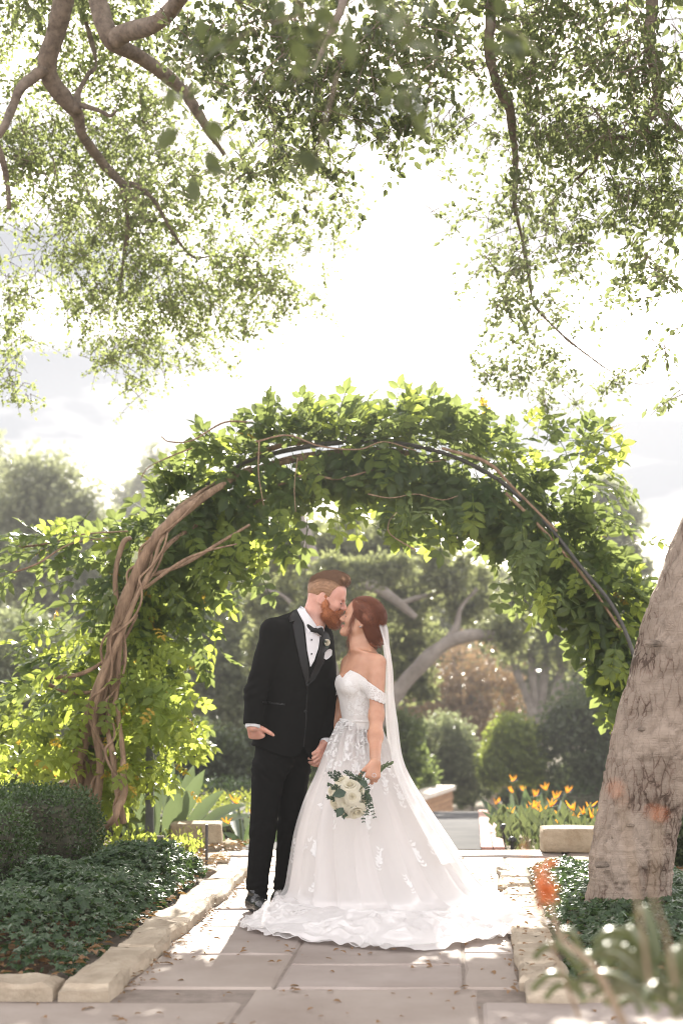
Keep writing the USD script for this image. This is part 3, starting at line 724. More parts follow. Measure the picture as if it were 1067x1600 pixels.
tree('garden_shrub', 'dark shrub behind the bench on the path', 'shrub', (760, 1235), 37, [[(760, 1250, 3), (760, 1200, 2), (760, 1180, 1.5)]], [(755, 1195, 38, 36), (790, 1215, 40, 30)], 't_dark', 5000, .10, 16)
tree('garden_shrub', 'dark grey-green shrub at the groom\'s left, behind the long low hedge', 'shrub', (330, 1240), 21, [[(330, 1270, 4), (330, 1210, 3), (332, 1170, 2)]], [(320, 1170, 50, 45), (370, 1190, 50, 45), (280, 1190, 50, 40), (340, 1215, 70, 30), (420, 1190, 60, 60)], 't_dark', 12000, .075, 17)
tree('garden_shrub', 'light green shrub at the left picture edge behind the hedge', 'shrub', (10, 1240), 13.5, [[(10, 1270, 4), (10, 1210, 3), (12, 1150, 2)]], [(-5, 1110, 32, 40), (15, 1170, 45, 45), (60, 1190, 45, 40), (0, 1215, 60, 40)], 't_yel', 3500, .06, 18)
tree('garden_shrub', 'green shrub seen between the leaning trunk and the picture edge', 'shrub', (1075, 1350), 9.4, [[(1080, 1400, 5), (1080, 1350, 4), (1080, 1300, 2)]], [(1085, 1300, 40, 50), (1070, 1350, 30, 50)], 't_dark', 2600, .04, 19)
tree('garden_shrub', 'mid green shrub behind the skirt, right of the leaning limb base', 'shrub', (600, 1240), 25, [[(600, 1260, 4), (600, 1200, 3), (602, 1150, 2)]], [(620, 1150, 45, 45), (560, 1170, 50, 50), (640, 1200, 40, 40), (500, 1160, 50, 60), (470, 1200, 50, 50)], 't_mid', 12000, .085, 20)
tree('far_tree', 'far pale tree filling the view behind the bride and the leaning limb', 'tree', (650, 1190), 40, [[(650, 1200, 8), (652, 1050, 7), (655, 930, 4)]], [(650, 930, 90, 60), (600, 1000, 90, 60), (700, 1020, 80, 60), (650, 1090, 110, 60)], 't_grey', 13000, .17, 21)
tree('far_tree', 'far pale tree behind the many-stemmed tree, filling the view to the leaning trunk', 'tree', (890, 1190), 41, [[(890, 1200, 8), (892, 1050, 7), (895, 930, 4)]], [(890, 950, 80, 60), (840, 1010, 80, 60), (950, 1020, 80, 70), (890, 1090, 110, 60)], 't_grey', 13000, .17, 22)
tree('far_tree', 'far pale tree filling the view behind the groom', 'tree', (450, 1190), 41, [[(450, 1200, 8), (452, 1050, 7), (455, 930, 4)]], [(450, 900, 80, 50), (400, 970, 90, 60), (510, 960, 80, 60), (450, 1060, 120, 70), (330, 1050, 90, 70)], 't_grey', 15000, .17, 23)
tree('far_tree', 'far pale tree filling the view behind the vine stems on the left', 'tree', (180, 1190), 43, [[(180, 1200, 8), (182, 1050, 7), (185, 930, 4)]], [(180, 900, 90, 60), (120, 970, 90, 60), (250, 960, 80, 60), (180, 1060, 130, 80), (20, 1030, 90, 80)], 't_grey', 15000, .17, 24)
tree('garden_shrub', 'mid green shrub closing the far end of the path, right of the low brick wall', 'shrub', (738, 1262), 31, [[(738, 1270, 3), (738, 1230, 2), (740, 1200, 1.5)]], [(722, 1232, 26, 26), (745, 1218, 30, 30)], 't_mid', 6000, .09, 25)
tree('garden_shrub', 'dark low shrubs at the foot of the many-stemmed tree, behind the orange flowers', 'shrub', (890, 1262), 29, [[(890, 1270, 3), (890, 1230, 2), (892, 1200, 1.5)]], [(850, 1240, 40, 22), (900, 1228, 45, 30), (945, 1235, 40, 26), (810, 1246, 28, 16)], 't_dark', 9000, .09, 26)
# distant wood that closes the view
rng = np.random.default_rng(60)
bl = []
for x in np.arange(-250, 1400, 75):
    bl.append((P(x, rng.uniform(1010, 1060), 95 + rng.uniform(-6, 6)), (3.6, 3, 4.0)))
    bl.append((P(x + 30, rng.uniform(1080, 1130), 90 + rng.uniform(-6, 6)), (3.6, 3, 4.0)))
p, d = lumps(bl, 26000, rng)
part('far_wood', leaves_at(p, d, .5, rng), M['t_grey'], '/World', label='hazy far wood closing the view behind all the garden trees', cat='wood', kind='stuff')

# ------------------------------------------------------------------ low hedges and borders behind the terrace
def hedge(name, label, lo, hi, mat, n, size, seed, group=None, round_=.12):
    rng = np.random.default_rng(seed)
    lo, hi = np.asarray(lo, float), np.asarray(hi, float)
    t = thing(name, label, 'hedge', ((lo[0] + hi[0]) / 2, (lo[1] + hi[1]) / 2, lo[2]), group)
    m = trimesh.creation.icosphere(4)
    v = m.vertices / np.abs(m.vertices).max(1, keepdims=True) * .55 + m.vertices * .45
    v = v * (.86 + .1 * (meshkit.fbm(m.vertices * 4 + seed, 3, seed) - .5))[:, None]
    core = (v * (hi - lo) / 2 + (hi + lo) / 2, m.faces)
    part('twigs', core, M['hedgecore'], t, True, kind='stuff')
    tm = trimesh.Trimesh(*core, process=False)
    p, fi = trimesh.sample.sample_surface(tm, n, seed=seed)
    d = tm.face_normals[fi]
    keep = d[:, 2] > -.6
    p, d = p[keep], d[keep]
    p = p + d * (rng.random((len(p), 1)) ** 1.5 * size * 3.5 - size) + (rng.normal(size=p.shape)) * size * .5
    part('foliage', leaves_at(p, d, size, rng, droop=-.1), M[mat], t, kind='stuff')
    return t
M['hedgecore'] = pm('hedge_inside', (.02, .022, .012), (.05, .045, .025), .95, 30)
hedge('boxwood_hedge', 'dense dark boxwood hedge nearest the left picture edge, beside the round stone', (-3.1, 7.15, -.03), (-1.62, 8.25, .56), 'boxleaf', 26000, .024, 31)
hedge('boxwood_hedge', 'dark boxwood hedge end standing under the vine stems', (-2.5, 8.2, -.03), (-1.46, 9.3, .56), 'boxleaf', 22000, .024, 32)
hedge('boxwood_hedge', 'clipped hedge with a pale sunlit top, behind the big strelitzia leaves', (-3.2, 16.2, -.5), (-.3, 17.2, .02), 'boxleaf', 9000, .05, 33)
M['yb'] = leafmat('border_leaf', [(.10, .13, .03), (.17, .19, .06)], [(.34, .38, .07), (.42, .42, .1)], .4)
M['gb'] = leafmat('border_leaf_grey', [(.07, .09, .05), (.15, .15, .07)], [(.16, .19, .07), (.3, .3, .12)], .35)
hedge('low_border', 'bright yellow-green low border behind the groom\'s legs', (-2.6, 12.4, -.22), (.6, 14.4, .07), 'yb', 9000, .045, 34)
hedge('boxwood_hedge', 'low dark hedge under the many-stemmed tree', (3.2, 26, -1.5), (8.5, 27.2, -.72), 'boxleaf', 7000, .08, 35)

# ivy beds
def ivy(name, label, xa, xb, y0, y1, n, seed, hgt, drop=None):
    rng = np.random.default_rng(seed)
    y = rng.uniform(y0, y1, n); u = rng.random(n)
    x = xa(y) * (1 - u) + xb(y) * u
    if drop is not None:
        k = drop(x, y); x, y, u = x[k], y[k], u[k]
    e = np.clip(np.minimum(np.minimum(u, 1 - u) * 4, np.minimum(y - y0, y1 - y) * 4), 0, 1) ** .6
    top = .03 + e * hgt * (.45 + .9 * meshkit.fbm(np.stack([x * 2.6, y * 2.6, 0 * x], -1), 3, seed))
    z = top * (1 - .5 * rng.random(len(x)) ** 2.5)
    pos = np.stack([x, y, z], -1)
    d = rand_dirs(len(x), rng); d[:, 2] = -np.abs(d[:, 2]) * .5
    m = scatter(IVY[0], IVY[1], pos, frames(unit(d), unit(rand_dirs(len(x), rng) * .55 + [0, -.35, 1])), rng.uniform(.030, .056, len(x)))
    part(name, m, M['ivy'], '/World', label=label, cat='ivy', kind='stuff')
ivy('ivy', 'low glossy ivy covering the left bed behind the corner kerb', lambda y: np.interp(y, [5.6, 7, 9], [-2.9, -1.9, -1.25]), lambda y: xl(y) - .24, 5.66, 8.75, 7600, 41, .24)
ivy('ivy', 'dark ivy around the foot of the leaning trunk on the right', lambda y: xr(y) + .2, lambda y: np.interp(y, [5.5, 7, 9], [2.1, 2.3, 2.0]), 5.62, 8.9, 7600, 42, .13, drop=lambda x, y: (x - 1.42) ** 2 + (y - 7.15) ** 2 > .05)

# dead leaves and chips on the beds, dry leaves on the stones
def litter(name, label, xa, xb, y0, y1, n, seed, z, size):
    rng = np.random.default_rng(seed)
    y = rng.uniform(y0, y1, n); u = rng.random(n); x = xa(y) * (1 - u) + xb(y) * u
    nn = unit(rand_dirs(n, rng) * .45 + [0, 0, 1])
    m = scatter(LEAF6[0] * [1.1, 1, 1.6], LEAF6[1], np.stack([x, y, z(x, y) + rng.random(n) * .012], -1), frames(np.c_[rng.normal(size=(n, 2)), np.zeros(n)], nn), size * rng.uniform(.6, 1.3, n))
    part(name, m, M['litter'], '/World', label=label, cat='leaves', kind='stuff')
bz = lambda x, y: .03 + .05 * meshkit.fbm(np.stack([x * 4, y * 4, 0 * x], -1), 4, 5)
litter('leaf_litter', 'brown leaf litter on the soil of the left bed', lambda y: np.full_like(y, -3.2), lambda y: xl(y) - .2, 5.55, 10.5, 3800, 51, bz, .05)
litter('leaf_litter', 'brown leaf litter on the soil around the leaning trunk', lambda y: xr(y) + .2, lambda y: np.full_like(y, 3.2), 5.5, 8.95, 1800, 52, bz, .05)
litter('fallen_leaves', 'small dry leaves scattered over the stone walk', lambda y: np.maximum(xl(y), -1.3) * np.where(y < 5.3, 1.5, 1), lambda y: xr(y) * np.where(y < 5.3, 1.6, 1), 4.5, 9.8, 330, 53, lambda x, y: .005 + 0 * x, .034)
litter('fallen_leaves', 'dry leaves gathered along the foot of the left kerb', lambda y: xl(y) + .0, lambda y: xl(y) + .09, 5.5, 9.0, 110, 54, lambda x, y: .006 + 0 * x, .032)
litter('fallen_leaves', 'dry leaves gathered along the foot of the right kerb', lambda y: xr(y) - .08, lambda y: xr(y) + .16, 5.4, 9.0, 120, 55, lambda x, y: .006 + .05 * (x > xr(y)), .032)

# stones, stake, plaque, lights, wall, bench
def ston(name, label, c, size, seed, rz, boxy=.75, rough=.1, mat='rock'):
    t = part(name, rock(c, size, seed, 4, rough, boxy, rz), M[mat], '/World', 35, label=label, cat='stone')
ston('stone_block', 'squared sandstone block left of the groom, beside the grey post', (-1.05, 10.32, .085), (.44, .34, .27), 3, .05, .9, .05)
ston('stone_block', 'long sandstone block between the orange strelitzias and the leaning trunk', (1.68, 10.1, .10), (.62, .34, .20), 5, -.03, .9, .06)
ston('flat_stone', 'pale flat stone in front of the left sandstone block', (-1.02, 9.6, .012), (.60, .40, .07), 7, .2, .7, .12)
ston('flat_stone', 'pale flat stone in front of the right sandstone block', (1.52, 9.3, .02), (.36, .34, .09), 9, .4, .6, .15)
ston('garden_stone', 'small round stone on the mulch in front of the left hedge', P(40, 1421, 7.2) + [0, 0, -.0], (.17, .14, .09), 11, .3, .3, .12)
ston('garden_stone', 'pale broken stone just right of the square sandstone block', P(362, 1322, 10.25) + [0, 0, -.02], (.16, .2, .12), 13, .3, .5, .14)
b = P(323, 1358, 9.2)
st = thing('garden_stake', 'thin dark metal stake standing at the corner of the left kerb', 'stake', (b[0], b[1], 0))
part('rod', tube([(b[0], b[1], -.05), (b[0], b[1], .283)], .009, 10), M['steel'], st, 40)
part('rod_cap', tube([(b[0], b[1], .283), (b[0], b[1], .288)], .0105, 10), M['steel'], st, 40)
b = P(243, 1330, 9.9)
pl = thing('plant_marker', 'small square grey plant marker on a short leg, beside the grey post', 'plant marker', (b[0], b[1], 0))
part('leg', tube([(b[0] - .045, b[1], -.03), (b[0] - .045, b[1], .06)], .008, 8), M['greysteel'], pl, 40)
part('plate', join([box((b[0] - .055, b[1] - .004, .035), (b[0] + .055, b[1] + .004, .14))]), M['greysteel'], pl)
part('frame', join([box((b[0] - .062, b[1] - .009, .028), (b[0] + .062, b[1] - .0045, .036)), box((b[0] - .062, b[1] - .009, .139), (b[0] + .062, b[1] - .0045, .147)), box((b[0] - .062, b[1] - .009, .0362), (b[0] - .054, b[1] - .0045, .1388)), box((b[0] + .054, b[1] - .009, .0362), (b[0] + .062, b[1] - .0045, .1388))]), M['cap'], pl)
for px, py, d_, lab in [(787, 1325, 11.2, 'black path light with a domed hood beside the brick edge, the left of two'), (800, 1332, 10.75, 'black path light half hidden in the border, nearer the right sandstone block')]:
    b = P(px, py, d_)
    t = thing('path_light', lab, 'path light', b)
    h = .16 if d_ > 11 else .09
    part('post', tube([b - [0, 0, .1], b + [0, 0, h]], .013, 10), M['black'], t, 40)
    part('hood', (lambda m: (m.vertices + b + [0, 0, h], m.faces))(trimesh.creation.revolve(np.array([[0, .028], [.015, .026], [.028, .016], [.034, 0], [.030, -.012], [.0, -.012]])[::-1], sections=20)), M['black'], t, 40)
wl = thing('low_wall', 'low brick wall with a pale cap at the far end of the path, right of the skirt', 'wall', P(680, 1268, 24))
a, b = P(640, 1262, 22.0), P(708, 1262, 25.2)
dv = unit((b - a) * [1, 1, 0]); nv = np.array([-dv[1], dv[0], 0])
za, L = -1.25, np.linalg.norm((b - a)[:2])
def wbox(s0, s1, t0, t1, z0, z1):
    v = np.array([a * [1, 1, 0] + dv * s + nv * t + [0, 0, z] for z in (z0, z1) for s, t in ((s0, t0), (s1, t0), (s1, t1), (s0, t1))])
    return v, np.array([[0, 2, 1], [0, 3, 2], [4, 5, 6], [4, 6, 7], [0, 1, 5], [0, 5, 4], [1, 2, 6], [1, 6, 5], [2, 3, 7], [2, 7, 6], [3, 0, 4], [3, 4, 7]])
zt = P(0, 1246, 23.5)[2]
part('core', wbox(.01, L - .01, .02, .28, za - .3, zt), M['grout'], wl)
n = 0
bw, bh = .30, .095
rows = int((zt - za) / bh) + 1
for r in range(min(rows, 6)):
    s = -(r % 2) * bw / 2
    while s < L:
        s0, s1 = max(s, 0), min(s + bw - .012, L)
        if s1 - s0 > .05: part('brick', wbox(s0, s1, 0, .3, zt - (r + 1) * bh + .006, zt - r * bh - .004), M['wallbrick'], wl)
        s += bw
part('cap_stone', wbox(-.03, L + .03, -.04, .34, zt + .001, zt + .075), M['cap'], wl)
bn = P(800, 1258, 34)
tb = thing('garden_bench', 'weathered wooden slatted bench at the end of the path, behind the orange flowers', 'bench', (bn[0], bn[1], bn[2] - .5))
bx0, bx1, by, bz0 = bn[0] - .52, bn[0] + .95, 34.0, bn[2] - .42
W = M['wood']
for x in (bx0, bx1 - .07):
    part('back_post', box((x, by, bz0 - .1), (x + .07, by + .07, bz0 + .93)), W, tb)
    part('leg', box((x, by - .55, bz0 - .1), (x + .07, by - .48, bz0 + .62)), W, tb)
    part('armrest', box((x - .01, by - .58, bz0 + .621), (x + .08, by - .001, bz0 + .66)), W, tb)
part('top_rail', box((bx0 + .071, by + .01, bz0 + .84), (bx1 - .071, by + .06, bz0 + .93)), W, tb)
part('bottom_rail', box((bx0 + .071, by + .01, bz0 + .5), (bx1 - .071, by + .06, bz0 + .56)), W, tb)
for x in np.arange(bx0 + .12, bx1 - .12, .105):
    part('back_slat', box((x, by + .02, bz0 + .561), (x + .055, by + .045, bz0 + .839)), W, tb)
for q in range(5):
    part('seat_slat', box((bx0 + .0, by - .5 + q * .1, bz0 + .40), (bx1, by - .42 + q * .1, bz0 + .43)), W, tb)

# ------------------------------------------------------------------ strelitzias
def strelitzia_leaf(base, tip, width, seed, bend=.2):
    rng = np.random.default_rng(seed)
    base, tip = np.asarray(base, float), np.asarray(tip, float)
    d = tip - base
    mid = base + d * .5 + np.array([0, 0, bend * np.linalg.norm(d)])
    nrm = unit(np.array([rng.normal() * .4, -.9, .5]))
    s = base + d * .02
    b = blade(base, mid, tip, width, nrm, 13, .3, ([0, .28, .42, .62, .85, 1], [.1, .12, .75, 1, .62, .02]))
    return b
big = thing('strelitzia', 'big-leaved strelitzia with broad grey-green blades behind the grey post', 'plant', P(265, 1335, 10.9))
B = lambda x, y, d: P(x, y, d)
for n, (x0, y0, x1, y1, w, d0, d1) in enumerate([(270, 1320, 303, 1195, 34, 11, 11.2), (262, 1320, 320, 1203, 36, 11, 10.8), (255, 1320, 280, 1210, 30, 11.1, 11.4), (250, 1310, 270, 1180, 30, 11.3, 11.6), (265, 1320, 350, 1235, 36, 11, 10.9),
        (275, 1320, 385, 1258, 30, 11, 11.3), (262, 1325, 330, 1290, 34, 10.8, 10.5), (240, 1325, 215, 1215, 28, 11.2, 11.3), (235, 1325, 205, 1240, 30, 11, 10.8), (225, 1330, 200, 1260, 28, 10.8, 10.6), (232, 1330, 226, 1262, 26, 10.6, 10.5),
        (250, 1330, 238, 1230, 24, 11.3, 11.5), (280, 1325, 360, 1290, 26, 11, 10.6), (215, 1330, 180, 1290, 24, 10.8, 10.5), (245, 1330, 290, 1240, 40, 10.8, 10.4), (222, 1325, 190, 1225, 24, 11.2, 11.5), (285, 1318, 395, 1275, 22, 11.3, 11.7), (240, 1320, 252, 1195, 26, 11.5, 11.9), (230, 1335, 210, 1300, 20, 10.6, 10.3), (258, 1330, 305, 1305, 22, 10.6, 10.35)]):
    part('leaf', strelitzia_leaf(B(x0, y0 + 14, d0), B(x1, y1, d1), w / FPX * 8, n, .10 if y1 < 1240 else .22), M['bop'], big, 50)
def flower(c, s, lean, rng):
    "a bird of paradise flower: beak, orange sepals, blue tongue"
    c = np.asarray(c, float)
    lx = np.array([lean, -.2 * rng.random(), 0])
    beak = tube([c - lx * s * .25, c + lx * s * .25 + [0, 0, .0], c + lx * s * .75 + [0, 0, s * .16]], [s * .05, s * .07, s * .006], 6, 6)
    pet = [blade(c + lx * s * .1, c + lx * s * (.1 + .18 * k) + [0, 0, s * .35], c + lx * s * (-.15 + .42 * k) + [rng.normal() * .1 * s, rng.normal() * .15 * s, s * rng.uniform(.62, .95)], s * .17, (rng.normal() * .5, -1, .2), 6, .2) for k in range(3)]
    tongue = blade(c + lx * s * .15, c + lx * s * .3 + [0, 0, s * .2], c + lx * s * .75 + [0, 0, s * .42], s * .07, (0, -1, .2), 5, .2)
    return beak, pet, tongue
def strelitzia_clump(label, cx, cy, d, n_leaf, n_flow, wx, seed, hleaf, fl=None):
    rng = np.random.default_rng(seed)
    b = P(cx, cy, d)
    t = thing('strelitzia', label, 'plant', b)
    for q in range(n_leaf):
        x0 = b + [rng.normal() * wx * .3, rng.normal() * .35, -.1]
        tip = x0 + [rng.normal() * wx * .4, rng.normal() * .3, hleaf * rng.uniform(.55, 1.1)]
        part('leaf', strelitzia_leaf(x0, tip, rng.uniform(.07, .12), seed * 100 + q, .05), M['bopd' if rng.random() < .7 else 'bop'], t, 50)
    pts = fl if fl else [(cx + rng.normal() * wx / d * FPX * .35, cy - (hleaf * rng.uniform(.75, 1.15)) / d * FPX) for _ in range(n_flow)]
    for x, y in pts:
        c = P(x, y, d + rng.normal() * .3)
        s = rng.uniform(.085, .125)
        bk, pe, to = flower(c, s, 1 if rng.random() < .5 else -1, rng)
        st_ = part('flower_stalk', tube([b + (c - b) * [.5, .5, 0] + [0, 0, -.1], (b + c) / 2 + [(c - b)[0] * .2, 0, 0], c], .011, 6, 6), M['stem'], t, True)
        part('bract', bk, M['stem'], st_, True)
        for q in pe: part('petal', q, M['orange'], st_)
        part('tongue', to, M['bluep'], st_)
    return t
strelitzia_clump('strelitzia with grey-green straps and orange flowers beside the brick edge, farthest of the right border', 838, 1300, 17, 24, 0, .62, 71, .58, [(799, 1222), (802, 1240), (820, 1238), (833, 1246), (855, 1236), (865, 1250), (884, 1240), (773, 1258), (842, 1262)])
strelitzia_clump('strelitzia thick with orange flowers behind the long sandstone block', 860, 1318, 12.6, 22, 0, .75, 72, .42, [(802, 1272), (822, 1270), (838, 1266), (851, 1275), (862, 1285), (846, 1292), (872, 1294), (828, 1284), (880, 1280), (858, 1262), (866, 1300)])
strelitzia_clump('strelitzia with yellow-orange flowers close to the edge of the leaning trunk', 905, 1318, 12.0, 12, 0, .4, 73, .36, [(898, 1268), (908, 1274), (917, 1266), (922, 1280), (903, 1284), (914, 1290)])
strelitzia_clump('small strelitzia with red-tipped buds right of the big-leaved one, behind the groom', 385, 1322, 11.6, 16, 0, .5, 74, .35, [(358, 1290), (372, 1258), (395, 1285)])
strelitzia_clump('strelitzia with orange flowers behind the left hedge under the vine stems', 60, 1280, 12.5, 14, 0, .7, 75, .4, [(12, 1225), (35, 1215), (62, 1232), (80, 1218), (100, 1235), (48, 1245)])
# the wild border between them
rng = np.random.default_rng(88)
p = np.stack([rng.uniform(1.25, 3.6, 1500), rng.uniform(10.5, 12.2, 1500), rng.uniform(-.1, .12, 1500)], -1)
part('border_plants', leaves_at(p, np.tile([0, 0, 1.0], (1500, 1)), .09, rng, LEAF2, -1.2), M['gb'], '/World', label='grey-green low border plants in front of the orange strelitzias', cat='plants', kind='stuff')
p = np.stack([rng.uniform(-1.9, -.95, 700), rng.uniform(9.25, 10.2, 700), rng.uniform(.03, .16, 700)], -1)
part('border_plants', leaves_at(p, np.tile([0, 0, 1.0], (700, 1)), .045, rng, LEAF6, -.4), M['wistd'], '/World', label='small flowering ground plants around the plant marker', cat='plants', kind='stuff')

# ------------------------------------------------------------------ the arbor and its vine
arb = thing('garden_arbor', 'dark steel hoop arbor carrying the vine over the walk', 'arbor', (0, 10.4, 0))
CEN = [(150, 1250), (158, 1150), (172, 1050), (195, 960), (238, 860), (305, 778), (395, 724), (500, 700), (600, 696), (700, 716), (785, 760), (855, 826), (908, 893), (958, 955), (990, 1030), (1005, 1110)]
def hoop(dy, y):
    pts = [P(px, py + dy, y) for px, py in CEN]
    pts[0][2] = .0
    return pts
h0 = [P(px, py - 6, 10.3 - .45 * max(0, (k - 8) / 7)) for k, (px, py) in enumerate(CEN)]; h0[0][2] = 0; h1 = hoop(-4, 10.9)
for h in (h0, h1):
    hp = [np.array([h[0][0], h[0][1], -.1])] + h + [np.array([h[-1][0] + .06, h[-1][1], -.05])]
    part('hoop', tube(hp, .014, 8, 90), M['steel'], arb, True)
for k in range(1, 15, 2):
    part('cross_rod', tube([h0[k], h1[k]], .010, 6), M['steel'], arb, True)
b = P(234, 1325, 10.3)
part('post', join([box((b[0] - .028, b[1] - .028, -.1), (b[0] + .028, b[1] + .028, 1.75))]), M['greysteel'], arb)
for px, top in ((160, 1120), (174, 1225)):
    q = P(px, 1330, 10.2)
    part('upright_rod', tube([(q[0], q[1], -.1), (q[0] + .02, q[1], 1.0), P(px + 6, top - 60, 10.2)], .013, 8, 12), M['steel'], arb, True)

vine = thing('wisteria_vine', 'old twisted green vine grown over the arbor in a leafy arch', 'vine', (-1.75, 10.3, 0))
cen = catmull([P(x, y, 10.4) for x, y in CEN], 400)
rng = np.random.default_rng(101)
# twisted stems climbing the left side: (waypoints px, py, depth), radius px
ST = [([(112, 1300, 10.1), (120, 1200, 10.1), (140, 1110, 10.0), (178, 1010, 10.0), (208, 920, 10.0), (245, 850, 9.95), (300, 790, 10.0), (380, 740, 10.1), (480, 715, 10.3), (600, 705, 10.4), (700, 720, 10.4)], 11, 4),
      ([(130, 1300, 10.2), (150, 1180, 10.15), (158, 1090, 10.05), (172, 1000, 9.95), (200, 930, 10.0), (228, 870, 10.0), (275, 800, 10.05), (340, 755, 10.2), (430, 700, 10.4), (560, 690, 10.5)], 10, 4),
      ([(105, 1300, 10.2), (135, 1190, 10.2), (165, 1130, 10.15), (185, 1050, 10.1), (190, 980, 10.1), (222, 900, 10.1), (255, 830, 10.2), (310, 770, 10.3), (390, 730, 10.5)], 9, 4),
      ([(145, 1290, 10.1), (160, 1200, 10.0), (150, 1130, 9.95), (160, 1060, 9.95), (188, 1000, 9.9), (215, 940, 9.9), (236, 880, 9.9), (262, 830, 9.95), (330, 770, 10.0)], 7, 3),
      ([(190, 1290, 9.9), (186, 1230, 9.85), (178, 1180, 9.85), (172, 1130, 9.9), (185, 1080, 9.95), (192, 1000, 10.0), (225, 920, 10.05), (268, 850, 10.1), (330, 810, 10.1), (420, 775, 10.2)], 5, 2.5),
      ([(155, 1300, 9.8), (176, 1278, 9.7), (183, 1262, 9.7), (198, 1240, 9.75), (194, 1205, 9.8), (186, 1170, 9.85), (180, 1100, 9.9)], 6, 4),
      ([(75, 1070, 9.9), (110, 1082, 9.9), (150, 1080, 9.95), (185, 1060, 9.9)], 4, 3), ([(60, 1060, 9.8), (120, 1055, 9.8), (160, 1035, 9.85), (190, 1005, 9.9), (215, 960, 9.9)], 4, 2.5),
      ([(185, 960, 10), (180, 900, 9.95), (192, 850, 9.95), (205, 840, 9.95)], 5, 3), ([(235, 900, 9.9), (290, 880, 9.85), (340, 850, 9.9), (390, 820, 10)], 4, 2), ([(225, 920, 9.8), (280, 880, 9.7), (320, 862, 9.7), (370, 850, 9.7)], 3, 1.5),
      ([(400, 690, 9.9), (450, 680, 9.9), (500, 697, 9.9), (560, 702, 9.9), (600, 690, 9.9), (650, 704, 9.9)], 1.6, .7), ([(575, 772, 10), (610, 778, 10), (650, 772, 10), (690, 781, 10), (715, 775, 10)], 1.1, .6), ([(690, 700, 9.8), (760, 722, 9.8), (800, 760, 9.85), (870, 830, 9.9)], 3.5, 2),
      ([(790, 770, 10.2), (850, 830, 10.2), (915, 905, 10.2), (970, 985, 10.2)], 3, 2), ([(430, 760, 10.3), (480, 742, 10.3), (530, 748, 10.3), (600, 730, 10.3), (690, 720, 10.3)], 2.6, 1.4), ([(395, 660, 10.2), (350, 660, 10.1), (300, 688, 10.0), (265, 690, 9.9), (252, 682, 9.9)], 1.6, .8), ([(300, 700, 10.1), (262, 715, 10), (232, 730, 9.9), (220, 748, 9.9)], 1.4, .7),
      ([(405, 690, 9.7), (404, 740, 9.65), (412, 790, 9.65)], 1.2, .6), ([(465, 715, 9.6), (460, 760, 9.6), (462, 800, 9.6)], 1, .5), ([(650, 860, 9.8), (610, 835, 9.75), (608, 815, 9.7), (620, 800, 9.7)], .9, .5), ([(30, 855, 9.7), (70, 850, 9.8), (130, 835, 9.9), (200, 830, 10)], 2, 1), ([(20, 895, 9.6), (60, 880, 9.6), (110, 850, 9.7), (170, 840, 9.9)], 1.6, .8)]
for n, (w, r0, r1) in enumerate(ST):
    k = len(w)
    pts = np.array([P(q[0], q[1], q[2] - ((.30 if q[0] < 320 else -.1) if n < 6 else .12)) for q in w]) + (rng.normal(size=(k, 3)) * .012 if n < 6 else 0)
    rr = np.linspace(r0, r1, k) / FPX * 9.5 * (1 + .15 * rng.normal(size=k))
    part('stem', tube(pts, np.abs(rr), 8, 6 * k, noise=.006 if n < 6 else .0, nscale=9, seed=n), M['vine'], vine, True)
    if n < 5:
        a = np.array([(c + np.array([math.sin(i * 1.1 + n) * .05, -.02, math.cos(i * 1.3 + n) * .03])) for i, c in enumerate(catmull(pts, 3 * k))])
        part('stem', tube(a, np.linspace(.011, .006, len(a)), 6, 8 * k), M['vine'], vine, True)
for px, py, d, s in [(130, 1212, 9.9, .055), (178, 1185, 9.75, .035), (98, 1232, 10, .045), (185, 985, 9.65, .025)]:
    part('burl', rock(P(px, py, d), (s * 2, s * 1.6, s * 1.9), int(px), 3, .35, .0), M['vine'], vine, 40)
# leaves: compound leaves all round the arch; the ones in front are parts of their own
TEM = [pinnate(3, .3, rng), pinnate(4, .3, rng), pinnate(4, .5, rng), pinnate(3, .15, rng)]
def compound(pos, axis, nrm, scale, which):
    fr = frames(axis, nrm)
    return [(TEM[w][0] * s @ F_.T + p, TEM[w][1]) for p, F_, s, w in zip(pos, fr, scale, which)]
N = 1280
s_ = rng.random(N); s_ = np.where((s_ < .2) & (rng.random(N) < .45), .2 + .8 * rng.random(N), s_)
idx = (s_ * 399).astype(int)
tan = unit(np.gradient(cen, axis=0))[idx]
out = unit(np.cross(tan, [0, 1.0, 0]) * -1)
ang = rng.uniform(0, 2 * np.pi, N)
thick = np.interp(s_, [0, .1, .22, .35, .5, .65, .8, .9, 1], [.34, .38, .35, .26, .22, .21, .19, .13, .09])
rad = np.sqrt(rng.uniform(.0, 1, N)) * thick * rng.uniform(.75, 1.12, N)
lift = np.cos(ang) * rad * np.where(np.cos(ang) * out[:, 2] > 0, .52, 1.0)
pos = cen[idx] + out * lift[:, None] + np.array([0, 1.0, 0]) * (np.sin(ang) * rad * 1.25)[:, None]
dirs = unit(out * np.cos(ang)[:, None] + np.array([0, 1.0, 0]) * np.sin(ang)[:, None])
top = (out * np.cos(ang)[:, None])[:, 2] > .3
axis = unit(dirs * np.clip(rad / thick * 1.3, .1, 1)[:, None] * .9 + tan * rng.normal(size=(N, 1)) * .7 + np.where(top[:, None], [0, 0, .15], [0, 0, -1.2]) + rng.normal(size=(N, 3)) * .25)
nrm = unit(rng.normal(size=(N, 3)) * .4 + np.array([0, -.45, .75]) + dirs * .4)
scale = rng.uniform(.20, .34, N)
